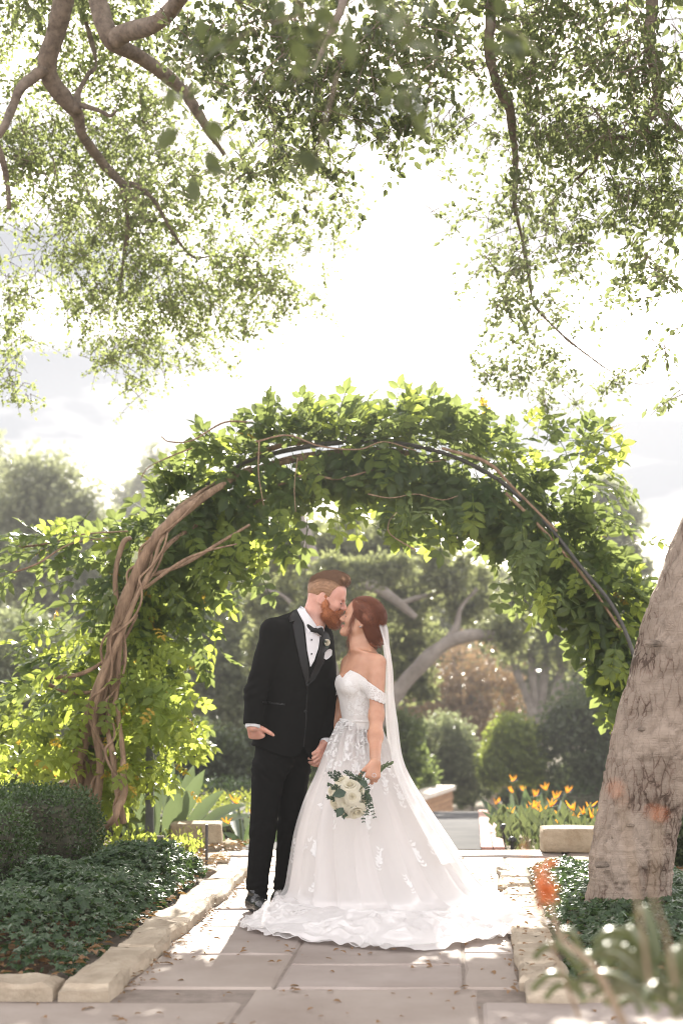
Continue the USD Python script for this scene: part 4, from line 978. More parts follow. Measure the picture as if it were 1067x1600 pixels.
# extra sprays: hanging tips, shoots above the crown and out to the sides
EX = []
for x, y, d, n, sx, sy, ax in [(430, 800, 10, 26, 90, 40, (0, -.2, -1)), (640, 790, 10, 26, 100, 25, (0, -.2, -1)), (850, 900, 10.1, 13, 45, 30, (-.1, -.2, -1)), (962, 1010, 10.1, 9, 16, 36, (-.2, -.2, -1)), (820, 850, 10, 16, 40, 30, (0, -.2, -1)),
                               (500, 672, 10.3, 22, 80, 10, (.3, 0, .8)), (640, 668, 10.3, 30, 110, 10, (.3, 0, .8)), (780, 700, 10.3, 16, 60, 14, (.4, 0, .6)), (895, 700, 10.2, 16, 30, 28, (.6, 0, .4)), (900, 745, 10.3, 14, 40, 35, (.7, 0, .3)), (950, 790, 10.2, 14, 30, 30, (.8, 0, -.1)), (985, 920, 10.2, 9, 16, 36, (.8, 0, -.2)),
                               (60, 850, 9.7, 7, 45, 20, (-.9, 0, .1)), (30, 890, 9.6, 6, 30, 15, (-.9, 0, -.3)), (120, 830, 9.9, 14, 50, 30, (-.8, 0, 0)), (150, 900, 9.9, 18, 60, 40, (-.7, -.2, -.3)), (90, 1010, 9.8, 18, 45, 40, (-.8, -.2, -.1)), (60, 1075, 9.8, 20, 45, 30, (-.7, -.2, -.2)), (250, 1010, 10.2, 30, 45, 90, (.5, -.1, -.6)), (310, 900, 10.1, 26, 60, 40, (.3, -.1, -.9)), (370, 850, 10.1, 20, 60, 30, (.2, -.1, -1))]:
    for _ in range(n):
        EX.append((P(x + rng.normal() * sx * .6, y + rng.normal() * sy * .6, d + rng.normal() * .25), unit(np.array(ax) + rng.normal(size=3) * .4), 'g'))
LOW = []
for x, y, d, n, sx, sy in [(60, 1160, 9.7, 46, 60, 40), (250, 1110, 9.7, 60, 45, 45), (215, 1200, 9.8, 40, 45, 25), (245, 1010, 9.9, 30, 35, 60), (130, 1130, 9.8, 26, 50, 60), (20, 1180, 9.9, 12, 30, 40), (275, 1150, 10, 14, 30, 20), (110, 1060, 9.9, 18, 50, 50), (200, 1100, 10.3, 30, 60, 80)]:
    for _ in range(n):
        LOW.append((P(x + rng.normal() * sx * .6, y + rng.normal() * sy * .6, d + rng.normal() * .22), unit(np.array([rng.normal() * .8, -.2, -.3]) + rng.normal(size=3) * .3)))
L = compound(pos, axis, nrm, scale, rng.integers(0, 4, N))
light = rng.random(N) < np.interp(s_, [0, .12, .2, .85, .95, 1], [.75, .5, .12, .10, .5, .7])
L2 = compound(np.array([e[0] for e in EX]), np.array([e[1] for e in EX]), unit(rng.normal(size=(len(EX), 3)) * .4 + [0, -.4, .8]), rng.uniform(.18, .30, len(EX)), rng.integers(0, 4, len(EX)))
L3 = compound(np.array([e[0] for e in LOW]), np.array([e[1] for e in LOW]), unit(rng.normal(size=(len(LOW), 3)) * .4 + [0, -.4, .8]), rng.uniform(.15, .24, len(LOW)), rng.integers(0, 4, len(LOW)))
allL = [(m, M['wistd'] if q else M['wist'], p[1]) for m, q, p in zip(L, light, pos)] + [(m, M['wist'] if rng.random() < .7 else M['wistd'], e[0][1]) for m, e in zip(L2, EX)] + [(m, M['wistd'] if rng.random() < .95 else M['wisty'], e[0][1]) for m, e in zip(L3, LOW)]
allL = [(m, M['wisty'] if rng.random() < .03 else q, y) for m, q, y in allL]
allL = [(((m[0] - m[0].mean(0)) * .5 + m[0].mean(0), m[1]) if q is M['wisty'] else m, q, y) for m, q, y in allL]
order = np.argsort([a[2] + rng.random() * .25 for a in allL])
rest = {}
for n, o in enumerate(order):
    m, q, y = allL[o]
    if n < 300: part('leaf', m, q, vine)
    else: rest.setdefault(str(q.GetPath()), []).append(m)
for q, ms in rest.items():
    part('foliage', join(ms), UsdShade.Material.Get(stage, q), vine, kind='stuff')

# ------------------------------------------------------------------ the big oak that leans out of the picture and roofs the walk
TY = 7.15
oak = thing('oak_tree', 'big oak with a thick leaning trunk at the right edge and leafy boughs overhead', 'tree', P(976, 1450, TY))
TR = [(976, 1500, 98), (976, 1470, 84), (977, 1435, 73), (983, 1390, 67), (987, 1340, 65), (1003, 1250, 69), (1032, 1150, 73), (1075, 1000, 74), (1128, 850, 75), (1190, 690, 72), (1250, 500, 66), (1285, 300, 60)]
pts = np.array([P(x, y, TY) for x, y, r in TR]); rr = np.array([r / FPX * TY for x, y, r in TR])
tv, tf = tube(pts, rr, 110, 260, cap=True, seed=3)
c = tv - 0
n0 = trimesh.Trimesh(tv, tf, process=False).vertex_normals
warp = meshkit.fbm(tv * 5, 3, 9)[:, None] * .08
qv = (tv + warp) * np.array([1, 1, .38])
crk = np.abs(meshkit.fbm(qv * 14, 4, 21) - .5) * 2
ridge = np.clip(1 - crk * 9, 0, 1)
lump_ = meshkit.fbm(tv * 3.2, 3, 15) - .5
ring = np.clip(1 - np.abs(meshkit.fbm(tv * np.array([1.2, 1.2, 13]), 3, 33) - .5) * 16, 0, 1)
tv = tv + n0 * (lump_ * .045 - ridge * .019 - ring * .005 + (meshkit.fbm(tv * 45, 2, 5) - .5) * .008)[:, None]
part('trunk', (tv, tf), M['bark'], oak, True)
for px, py, s in [(1020, 1006, .035), (1005, 1140, .022), (940, 1352, .03), (1048, 1200, .02), (985, 1290, .018)]:
    part('bark_scar', rock(P(px, py, TY - rr[4] * .93), (s * 2.4, .03, s * 1.1), int(px), 3, .4, .1), M['branch'], oak, 40)
def limb(w, noise=.012, mat='branch', sides=10, name='limb'):
    p_ = np.array([P(x, y, d) for x, y, d, r in w]); r_ = np.array([r / FPX * d for x, y, d, r in w])
    part(name, tube(p_, r_, sides, 7 * len(w), noise=noise if r_[0] > .03 else noise * .3, nscale=6, seed=int(w[0][0]) & 255), M[mat], oak, True)
limb([(1285, 320, 7.15, 60), (1250, 50, 7.6, 55), (1130, -160, 8.2, 48), (900, -280, 8.6, 42), (600, -330, 9.0, 36), (300, -300, 9.2, 30), (160, -150, 9.2, 22), (150, -30, 9.2, 16), (158, 20, 9.2, 15), (170, 55, 9.2, 15), (180, 68, 9.25, 14), (215, 85, 9.4, 10), (250, 110, 9.6, 10), (285, 140, 9.8, 9), (312, 180, 10, 8), (330, 210, 10.2, 6), (350, 240, 10.4, 3)])
limb([(180, 60, 9.2, 15), (200, 48, 9.1, 14), (232, 40, 8.9, 14), (262, 20, 8.7, 13), (300, -30, 8.4, 12), (380, -120, 8.3, 12), (480, -300, 8.8, 14)])
limb([(300, -310, 9.2, 24), (160, -200, 9.3, 20), (110, -60, 9.4, 17), (98, 10, 9.5, 16), (88, 50, 9.6, 15), (74, 95, 9.7, 15), (80, 125, 9.8, 14), (105, 158, 9.9, 13), (122, 180, 10, 9), (128, 208, 10.1, 8), (150, 240, 10.3, 7), (172, 268, 10.5, 6.5), (190, 288, 10.6, 6), (196, 320, 10.8, 4.5), (200, 360, 11, 3.5), (192, 410, 11.2, 2.5), (186, 470, 11.4, 1.2)])
limb([(190, 286, 10.6, 5), (215, 290, 10.7, 4), (240, 312, 10.8, 3.5), (258, 342, 10.9, 3), (280, 378, 11.1, 2.5), (305, 402, 11.3, 2), (340, 400, 11.5, 1.2), (395, 418, 11.6, .7)])
limb([(105, 158, 9.9, 8), (130, 165, 9.9, 5), (155, 172, 9.8, 4), (172, 180, 9.8, 3), (182, 172, 9.8, 2)])
limb([(120, 172, 9.9, 8), (122, 145, 10, 5), (138, 115, 10.1, 4), (150, 100, 10.2, 3), (142, 60, 10.3, 3), (130, 20, 10.3, 2)])
limb([(72, 105, 9.7, 9), (50, 122, 9.7, 8), (30, 140, 9.6, 8), (18, 170, 9.6, 7), (5, 200, 9.5, 5), (-20, 240, 9.5, 4)])
limb([(-10, 210, 9.8, 5), (4, 250, 9.9, 5), (12, 290, 10, 4), (14, 325, 10, 3.5)])
limb([(900, -280, 8.6, 24), (820, -160, 8.3, 14), (770, -40, 8.2, 9), (766, 30, 8.2, 9), (764, 75, 8.3, 8), (775, 125, 8.5, 8), (795, 165, 8.7, 7.5), (800, 205, 8.9, 6), (806, 260, 9.2, 5.5), (804, 320, 9.5, 4), (815, 370, 9.7, 3.5), (826, 430, 10, 3), (835, 475, 10.2, 2.5), (870, 515, 10.4, 2), (905, 545, 10.6, 1.5), (960, 585, 10.9, .8)])
limb([(1250, 50, 7.6, 26), (1130, -80, 7.8, 16), (1030, -40, 8, 11), (1018, 20, 8.1, 9.5), (1014, 60, 8.1, 9), (1020, 100, 8.2, 8.5), (1028, 140, 8.3, 8), (1030, 170, 8.3, 7.5), (1045, 188, 8.3, 6.5), (1062, 205, 8.3, 6), (1090, 230, 8.4, 5)])
limb([(1030, 168, 8.3, 6), (1010, 190, 8.3, 5), (985, 212, 8.4, 4.5), (950, 216, 8.5, 4), (938, 232, 8.6, 3.5), (925, 255, 8.8, 2.5), (890, 290, 9, 1.5)])
limb([(480, -310, 8.9, 20), (520, -150, 7.6, 10), (535, -20, 6.8, 8), (530, 20, 6.6, 7), (512, 60, 6.5, 5), (490, 110, 6.4, 3)])
limb([(960, 585, 10.9, 1), (1000, 600, 11, .7), (1040, 590, 11, .6)])
# foliage: drooping twigs with leaves round them, within clouds (px, py, half width, half height, depth, cover)
FAR = [(100, 50, 170, 100, 10.6, .9), (50, 230, 90, 130, 10.8, .65), (190, 230, 150, 120, 11, .75), (150, 400, 100, 110, 11.3, .75), (300, 320, 130, 110, 11.3, .7), (240, 500, 130, 70, 11.6, .75), (400, 430, 120, 65, 11.6, .6), (480, 330, 90, 60, 11, .55), (330, 460, 130, 60, 11.6, .6),
       (25, 480, 50, 90, 11.2, .45), (15, 590, 30, 60, 11.4, .5), (200, 560, 60, 40, 11.8, .5), (480, 468, 50, 16, 11.6, .35), (540, 350, 35, 30, 11.4, .3), (340, 560, 14, 12, 11.8, .45), (400, 530, 22, 14, 11.8, .25), (215, 610, 14, 16, 11.8, .5), (280, 565, 30, 16, 11.8, .4), (130, 300, 90, 60, 10.2, .4), (440, 230, 100, 60, 10.4, .6)]
DARK = [(330, 50, 90, 70, 8.2, .8), (430, 80, 150, 100, 7.2, .95), (560, 70, 140, 90, 6.6, 1.0), (480, 200, 110, 60, 7.4, .8), (395, 230, 55, 50, 7.8, .7), (600, 150, 80, 50, 7, .75), (670, 60, 90, 80, 7.6, .85), (380, 285, 30, 16, 7.8, .6), (505, 260, 55, 28, 7.6, .45), (635, 215, 25, 25, 7.4, .4)]
RIGHT = [(760, 60, 100, 80, 8.4, .75), (860, 70, 130, 100, 8.6, .85), (990, 90, 110, 120, 8, .95), (900, 210, 120, 75, 8.8, .8), (810, 250, 55, 80, 9.2, .7), (1010, 250, 80, 80, 8.2, .9), (835, 370, 70, 55, 9.6, .65), (950, 320, 110, 60, 8.6, .8), (790, 430, 45, 60, 9.9, .7), (850, 470, 75, 55, 10, .7), (820, 545, 60, 40, 10.3, .7), (890, 585, 70, 26, 10.6, .55), (965, 600, 50, 18, 10.8, .5), (1030, 390, 45, 50, 8.2, .75), (860, 620, 40, 16, 10.6, .45), (700, 160, 60, 45, 8.6, .5), (700, 250, 24, 30, 9, .3), (740, 330, 20, 26, 9.4, .4), (690, 310, 12, 18, 9.2, .4), (735, 560, 24, 14, 10.2, .3), (1060, 520, 35, 18, 8.2, .5), (1045, 545, 25, 12, 8.2, .45), (1060, 620, 14, 30, 8.6, .3), (1010, 450, 40, 20, 8.2, .4), (985, 395, 30, 22, 8.4, .4), (780, 590, 40, 26, 10.2, .5)]
NEARB = [(470, 40, 60, 50, 3.2, .5), (530, 120, 60, 60, 2.8, .5), (610, 50, 70, 50, 2.9, .5), (290, 140, 22, 18, 3.2, .5), (660, 110, 50, 40, 3.2, .4), (610, 15, 50, 30, 2.5, .5), (740, 60, 40, 30, 3.2, .3)]
OUT = [(1180, 60, 120, 150, 8.2, .8), (1150, 330, 90, 120, 8, .8), (-120, 250, 100, 250, 10.5, .8), (-100, 550, 90, 80, 11.2, .5), (300, -150, 500, 140, 9.6, 1.0), (800, -150, 400, 140, 8.4, 1.0)]
def canopy(clouds, size, mat, seed, keep_near=0, twig=.22, per=15, dens=3.6):
    rng = np.random.default_rng(seed)
    allp, alla, tw = [], [], []
    for x, y, rx_, ry_, d, cov in clouds:
        k = d / FPX
        area = np.pi * rx_ * ry_ * k * k
        n = int(area * cov * dens / (size * size * .36) / per) + 1
        # clumps inside the cloud, so that the sky shows between
        q = max(4, int(n / 3.2))
        cu = rand_dirs(q, rng) * rng.random((q, 1)) ** .45
        u = cu[rng.integers(0, q, n)] + rng.normal(size=(n, 3)) * .17
        s0 = np.stack([(x + u[:, 0] * rx_ - CX) / FPX * d, np.full(n, d) + u[:, 1] * (.35 + .5 * rx_ * k), CAMZ - (y + u[:, 2] * ry_ - HY) / FPX * d], -1)
        dr = unit(rng.normal(size=(n, 3)) * [1, 1, .45] + [0, .2, -.55])
        ln = twig * rng.uniform(.5, 1.3, n)
        t = rng.random((n, per))
        sag = np.zeros((n, per, 3)); sag[..., 2] = -t * t * .25 * ln[:, None]
        p = s0[:, None] + dr[:, None] * (t * ln[:, None])[..., None] + sag + rng.normal(size=(n, per, 3)) * size * .45
        a = unit(dr[:, None] * .5 + rng.normal(size=(n, per, 3)) * .8 + [0, 0, -.25])
        allp.append(p.reshape(-1, 3)); alla.append(a.reshape(-1, 3))
        tt = np.linspace(-.35, 1, 5)
        g = s0[:, None] + dr[:, None] * (tt[None] * ln[:, None])[..., None]
        g[..., 2] -= (np.clip(tt, 0, 1) ** 2 * .25)[None] * ln[:, None]
        tw.append(g)
    p, a = np.vstack(allp), np.vstack(alla)
    n = len(p)
    nn = unit(rng.normal(size=(n, 3)) + [0, 0, .8])
    sc = size * rng.uniform(.55, 1.25, n)
    fr = frames(a, nn)
    if keep_near:
        o = np.argsort(p[:, 1])[:keep_near]
        for q in o:
            v = LEAF6[0] * [1.25, 1, 1] * sc[q] @ fr[q].T + p[q]
            part('leaf', (v, LEAF6[1]), M[mat], oak)
        m = np.ones(n, bool); m[o] = False
        p, fr, sc = p[m], fr[m], sc[m]
    if len(p):
        t6 = size > .045
        part('crown', scatter((LEAF6[0] if t6 else LEAF2[0]) * [1.25, 1, 1], LEAF6[1] if t6 else LEAF2[1], p, fr, sc), M[mat], oak, kind='stuff')
    part('twigs', strands(np.concatenate(tw), .0035), M['branch'], oak, kind='stuff')
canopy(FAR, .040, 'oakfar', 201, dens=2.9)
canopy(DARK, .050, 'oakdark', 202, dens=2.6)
canopy(RIGHT, .046, 'oakleaf', 203, dens=3.0)
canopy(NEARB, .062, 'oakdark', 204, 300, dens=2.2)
canopy(OUT, .075, 'oakleaf', 205, twig=.4)

# ------------------------------------------------------------------ aloes in the foreground
def aloe(label, c, n, length, seed, stalks):
    rng = np.random.default_rng(seed)
    c = np.asarray(c, float)
    t = thing('aloe', label, 'plant', c)
    part('stem', tube([(c[0] + .05, c[1] + .03, -.1), (c[0] + .02, c[1], c[2] * .5), c + [0, 0, .01]], [.016, .015, .018], 10, 12, noise=.006, nscale=30), M['aloestalk'], t, True)
    for q in range(n):
        a = q * 2.399 + rng.normal() * .2
        k = q / n
        el_ = .15 + .95 * k + rng.normal() * .08
        d = np.array([math.cos(a) * math.cos(el_), math.sin(a) * math.cos(el_), math.sin(el_)])
        l = length * rng.uniform(.75, 1.1)
        p0 = c + [math.cos(a) * .03, math.sin(a) * .03, .05 + .1 * k]
        p1 = p0 + d * l * .55 + [0, 0, .05]
        p2 = p0 + d * l * np.array([1.05, 1.05, .55]) - [0, 0, .02]
        part('leaf', blade(p0, p1, p2, length * .16, (0, 0, 1) if abs(d[2]) < .8 else (1, 0, 0), 10, .22, ([0, .2, .7, 1], [.85, 1, .55, .03]), thick=.012), M['aloe'], t, 50)
    for w, fx, fr_ in stalks:
        pts = np.array([P(*q) for q in w])
        part('flower_stalk', tube(pts, np.linspace(.007, .0035, len(pts)) * (.3 + .85 * fr_), 8, 24), M['aloestalk'], t, True)
        top = pts[-1]
        k = int(46 * fx)
        z = rng.random(k)
        ang = rng.uniform(0, 6.28, k)
        pos = top + np.stack([0 * z, 0 * z, (z - .75) * .085 * fr_], -1)
        dr = unit(np.stack([np.cos(ang), np.sin(ang), -.75 + .9 * z], -1))
        tv_, tf_ = tube([(0, 0, 0), (0, .5, 0), (0, 1, 0)], [.09, .13, .10], 6)
        part('flower_head', scatter(tv_, tf_, pos, frames(dr, (0.01, .02, 1)), (.007 + .021 * fr_) * rng.uniform(.7, 1.1, k)), M['aloeflower'], t, True)
    return t
aloe('spiky aloe in the bottom right corner with blurred orange flower spikes', P(1045, 1630, 2.6), 20, .165, 301,
     [([(975, 1600, 2.55), (930, 1515, 2.5), (880, 1470, 2.5), (862, 1425, 2.48), (853, 1362, 2.45)], .9, .8), ([(1055, 1540, 2.3), (1040, 1460, 2.1), (1020, 1400, 1.9), (1026, 1330, 1.75), (1024, 1258, 1.6)], .07, .2), ([(1015, 1540, 2.3), (995, 1400, 2.0), (980, 1310, 1.8), (968, 1228, 1.6)], .07, .22)])
aloe('small spiky aloe with brown-edged leaves cut by the bottom edge', P(935, 1612, 2.8), 14, .12, 302, [([(905, 1590, 2.8), (870, 1500, 2.6), (840, 1400, 2.4), (822, 1320, 2.2)], .10, .3)])

# ------------------------------------------------------------------ people
YG, YB = 7.53, 7.45
def J(x, y, w=0.0): return P(x, y, YG + w)
def K(x, y, w=0.0): return P(x, y, YB + w)
def pxy(p):
    return CX + p[:, 0] / p[:, 1] * FPX, HY + (CAMZ - p[:, 2]) / p[:, 1] * FPX
def rcut(a, b, ra, rb):
    "a tapering sleeve with a flat open end at b"
    f = rc(a, b, ra, rb); b = np.asarray(b, float); n = unit(b - np.asarray(a, float))
    return lambda p: np.maximum(f(p), (p - b) @ n)
def wrinkled(f, amp, sc, seed):
    sc = np.asarray(sc, float)
    return lambda p: f(p) + (meshkit.fbm(p * sc, 3, seed) - .5) * amp
def hand(W, d, n, side, size=1.0, curl=(25, 35, 25), spread=.10, thumb=(.55, .65, .3), tcurl=.25, fat=1.0):
    "a palm, four fingers of unequal length and a thumb; d towards the fingers, n out of the palm"
    W, d = np.asarray(W, float), unit(d)
    n = unit(np.asarray(n, float) - d * (np.asarray(n, float) @ d))
    t = np.cross(d, n) * side
    s = size
    ps = []
    for i, (off, ln) in enumerate([(.030, .088), (.0095, .092), (-.0115, .087), (-.030, .078)]):
        kn = W + d * ln * s + t * off * s
        ps.append((rc(W + d * .012 * s + t * off * .45 * s, kn, .0165 * s * fat, .0125 * s * fat), .018 * s))
    for i, (off, ln, fl) in enumerate([(.030, .088, .92), (.0095, .092, 1.0), (-.0115, .087, .95), (-.030, .078, .78)]):
        p0 = W + d * ln * s + t * off * s
        a = 0
        for seg, c, r0, r1 in zip((.043, .027, .022), curl, (.0100, .0090, .0080), (.0090, .0080, .0066)):
            a += math.radians(c * (1 + .06 * (i - 1)))
            dd = unit(d * math.cos(a) + n * math.sin(a) + t * spread * (1.5 - i) * .5)
            p1 = p0 + dd * seg * fl * s
            ps.append((rc(p0, p1, r0 * s * fat, r1 * s * fat), .004 * s))
            p0 = p1
    p0 = W + d * .028 * s + t * .026 * s
    dd = unit(t * thumb[0] + d * thumb[1] + n * thumb[2])
    for q, (seg, r0, r1) in enumerate(((.040, .0145, .0115), (.032, .0112, .0100), (.027, .0100, .0078))):
        p1 = p0 + dd * seg * s
        ps.append((rc(p0, p1, r0 * s * fat, r1 * s * fat), .010 * s if q == 0 else .004 * s))
        p0 = p1
        dd = unit(dd + (d * .8 - t * .3) * tcurl)
    return ps
def box_of(pts, pad):
    pts = np.array(pts)
    return pts.min(0) - pad, pts.max(0) + pad
class Head:
    def __init__(s, C, f, up):
        s.C = np.asarray(C, float); f = unit(f)
        u = unit(np.asarray(up, float) - f * (np.asarray(up, float) @ f))
        sd = np.cross(f, u)
        if sd[1] > 0: sd = -sd
        s.R = np.stack([f, sd, u], 1)
    def __call__(s, a, b, c, k=1.0): return s.C + s.R @ (np.array([a, b, c]) * k)
    def loc(s, p): return (p - s.C) @ s.R
def head_skin(H, k, fem=False):
    h = lambda a, b, c: H(a, b, c, k)
    E = lambda a, b, c, r: el(h(a, b, c), np.array(r) * k, H.R)
    ps = [E(-.004, 0, .002, (.094, .073, .088)), (E(.036, 0, -.055, (.055, .056, .072)), .04), (E(.05, 0, .01, (.044, .062, .055)), .03)]
    jw = .046 if not fem else .042
    for s in (1, -1):
        ps += [(rc(h(-.002, s * .056, -.055), h(.02, s * jw, -.105), .018 * k, .015 * k), .03), (rc(h(.02, s * jw, -.105), h(.078, s * .012, -.128), .016 * k, .016 * k), .03),
               (rc(h(.083, s * .03, -.015), h(.092, s * .012, -.014), .009 * k, .009 * k), .015), (E(.068, s * .036, -.062, (.022, .02, .02)), .025), (rc(h(.100, s * .008, -.066), h(.106, s * .009, -.066), .0085 * k, .0075 * k), .008)]
    ps += [(rc(h(.092, 0, -.022), h(.118, 0, -.060), .0075 * k, .0105 * k), .012), (E(.087, 0, -.128, (.016, .016, .016)), .02), (E(.097, 0, -.092, (.0115, .02, .0062)), .008), (E(.096, 0, -.1035, (.011, .017, .0068)), .008)]
    for s in (1, -1):
        ps += [(E(-.012, s * .073, -.045, (.017, .010, .031)), .008), (E(-.010, s * .072, -.068, (.009, .007, .010)), .006)]
    f = union(ps, .03)
    cuts = [E(.098, s * .030, -.034, (.014, .016, .010)) for s in (1, -1)] + [E(-.008, s * .083, -.045, (.009, .007, .020)) for s in (1, -1)] + [E(.107, 0, -.0975, (.008, .014, .0016))]
    f = carve(f, cuts, .012 * k)
    lids = [E(.0815, s * .031, -.037, (.0125, .0135, .0115)) for s in (1, -1)]
    return union([f] + [(q, .004) for q in lids], .01)
def face_lines(H, k, par, brow, lash):
    for s in (1, -1):
        b = [H(.093, s * .014, -.0105, k), H(.0935, s * .026, -.006, k), H(.083, s * .042, -.008, k), H(.068, s * .052, -.016, k)]
        part('eyebrow', tube(b, [.002 * k, .0036 * k, .003 * k, .001 * k], 6, 14), brow, par, True)
        l = [H(.0905, s * .019, -.041, k), H(.0945, s * .029, -.0435, k), H(.0905, s * .040, -.0415, k), H(.083, s * .0455, -.039, k)]
        part('eyelashes', tube(l, [.0008, .0016 * k, .0018 * k, .0007], 5, 12), lash, par, True)
def cap_field(H, k, grow, line, extra=(), off=(-.006, 0, .010)):
    e = union([el(H(*off, k), np.array(grow) * k, H.R)] + list(extra), .03)
    xa, yc = np.array(line).T
    def f(p):
        l = H.loc(p) / k
        return np.maximum(e(p), (np.interp(l[:, 0], xa, yc) - l[:, 2]) * k * .8)
    return f

# ---- the groom
g = thing('person', 'man in a black tuxedo and bow tie, ginger beard, hand in pocket, bending to kiss', 'person', (J(425, 1418)[0], YG, 0))
HG = Head(J(511.5, 925, .02), (.955, -.10, -.28), (.28, 0, .96))
neck_g = rc(HG(-.034, 0, -.05), J(484, 982, .03), .056, .062)
skin_g = union([head_skin(HG, 1.0), (neck_g, .03), (rc(HG(.02, 0, -.10), J(492, 977, .01), .036, .040), .03)], .02)
body_g = union([skin_g, (rc(J(478, 1000, .02), J(462, 1100, .02), .10, .09), .05), rc(J(462, 1100, .02), J(448, 1170, .02), .09, .09), rc(J(425, 995, -.11), J(398, 1085, -.16), .035, .03), rc(J(398, 1085, -.16), J(394, 1134, -.195), .03, .026),
                rc(J(500, 995, .14), J(514, 1085, .13), .035, .03), rc(J(514, 1085, .13), J(508, 1162, .03), .03, .025), rc(J(420, 1190, -.05), J(402, 1405, -.04), .05, .03), rc(J(460, 1190, .06), J(442, 1402, .06), .05, .03),
                rc(J(478, 1000, .02), J(430, 997, -.1), .06, .04), rc(J(478, 1000, .02), J(500, 997, .13), .06, .04), rc(J(448, 1170, .02), J(420, 1190, -.05), .09, .05), rc(J(448, 1170, .02), J(460, 1190, .06), .09, .05)], .03)
m1 = nets(body_g, *box_of([J(380, 990, -.25), J(530, 1415, .25)], .03), .012)
m2 = nets(skin_g, *box_of([HG.C - .16, HG.C + .16, J(480, 1000, .12), J(480, 1000, -.1)], .01), .0036)
hp = hand(J(394, 1132, -.20), J(404, 1158, -.125) - J(394, 1132, -.20), (.15, 1, .1), 1, 1.0, (62, 50, 30), .04, (.62, .74, .10), .12, 1.08)
th = np.cross(unit(J(404, 1160) - J(394, 1132)), np.array([.15, 1, .1]))
if th[0] < 0:
    hp = hand(J(394, 1132, -.20), J(404, 1158, -.125) - J(394, 1132, -.20), (.15, 1, .1), -1, 1.0, (62, 50, 30), .04, (.62, .74, .10), .12, 1.08)
m3 = nets(union([rc(J(391, 1122, -.2), J(395, 1136, -.205), .027, .025)] + hp, .012), *box_of([J(380, 1118, -.26), J(445, 1180, -.02)], .01), .0028)
hl = hand(J(508, 1162, .03), J(498, 1184, -.03) - J(508, 1162, .03), (-.75, .55, .0), 1, .95, (38, 45, 35), .06, (.5, .7, .5), .2, 1.08)
m4 = nets(union([rc(J(510, 1152, .045), J(508, 1164, .03), .024, .023)] + hl, .012), *box_of([J(478, 1145, -.1), J(522, 1205, .14)], .02), .0028)
part('body', join([m1, m2, m3, m4]), M['skinm'], g, True)
face_lines(HG, 1.0, g, M['browm'], M['lash'])
part('lips', nets(union([el(HG(.1005, 0, -.0915), (.0105, .020, .0058), HG.R), el(HG(.0995, 0, -.1035), (.0105, .017, .0062), HG.R)], .004), HG(.1, 0, -.098) - .035, HG(.1, 0, -.098) + .035, .002), M['lip'], g, True)
quiff = [rc(HG(.068, -.03, .083), HG(.062, .042, .080), .026, .020), rc(HG(.02, .0, .094), HG(.075, .0, .090), .024, .020)]
hair_g = cap_field(HG, 1.0, (.104, .081, .093), [(-.13, -.125), (-.075, -.115), (-.045, -.085), (-.032, -.04), (-.022, -.012), (.000, -.012), (.010, -.048), (.024, -.044), (.034, .008), (.05, .034), (.085, .058), (.13, .062)], [(q, .03) for q in quiff])
def grooves(H, f, amp, freq, seed):
    def d(p):
        l = H.loc(p)
        th = np.arctan2(l[:, 1], l[:, 2] + .12)
        return f(p) + amp * np.sin(th * freq + 3 * meshkit.noise(p * 30, seed))
    return d
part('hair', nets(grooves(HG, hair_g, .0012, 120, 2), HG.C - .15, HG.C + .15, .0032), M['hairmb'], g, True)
def hair_strands(H, f, starts, ends, n, seed, off=(.0, .004), k=9, arc=.02, jit=.006):
    rng = np.random.default_rng(seed)
    i = rng.integers(0, len(starts), n)
    u = rng.random((n, 1))
    s = np.asarray(starts)[i] * (1 - u) + np.asarray(starts)[(i + 1) % len(starts)] * u
    j = rng.integers(0, len(ends), n)
    e = np.asarray(ends)[j] + rng.normal(size=(n, 3)) * jit * 1.5
    t = np.linspace(0, 1, k)[None, :, None]
    p = s[:, None] * (1 - t) + e[:, None] * t
    p = p + unit(p - H.C) * arc * np.sin(np.pi * t)
    q = onto(f, p.reshape(-1, 3), 0, 5).reshape(n, k, 3)
    nn = grad(f, q.reshape(-1, 3)).reshape(n, k, 3)
    return q + nn * rng.uniform(off[0], off[1], (n, 1, 1)) + nn * (rng.random((n, 1, 1)) ** 8 * .007) * t
e_g = el(HG(-.006, 0, .010), (.104, .081, .093), HG.R)
cap_only = union([e_g] + quiff, .03)
st1 = hair_strands(HG, cap_only, [HG(.085, .05, .05), HG(.098, .03, .07), HG(.1, .0, .075), HG(.095, -.03, .07)], [HG(-.02, .05, .085), HG(-.04, .0, .09), HG(-.02, -.05, .08), HG(-.09, .03, .03)], 800, 1, (.0, .006))
st2 = hair_strands(HG, cap_only, [HG(.04, .072, .02), HG(.02, .076, .03), HG(.0, .08, .03), HG(.04, .065, .05)], [HG(-.075, .05, -.06), HG(-.09, .03, -.03), HG(-.07, .06, -.02), HG(-.085, .03, -.08)], 420, 2, arc=.012)
part('hair_strands', strands(st1, .0009), M['hairm'], g, kind='stuff')
BE = []
for s in (1, -1):
    BE += [rc(HG(.006, s * .067, -.030), HG(.014, s * .062, -.075), .010, .014), rc(HG(.014, s * .062, -.075), HG(.034, s * .048, -.120), .016, .021), rc(HG(.034, s * .048, -.118), HG(.08, s * .022, -.140), .024, .026), rc(HG(.05, s * .042, -.105), HG(.086, s * .02, -.118), .018, .018),
           rc(HG(.104, s * .004, -.0815), HG(.090, s * .032, -.096), .0078, .0075), rc(HG(.090, s * .032, -.096), HG(.082, s * .030, -.12), .009, .014)]
beard = wrinkled(union(BE + [el(HG(.084, 0, -.143), (.030, .034, .032), HG.R)], .022), .010, (90, 90, 90), 7)
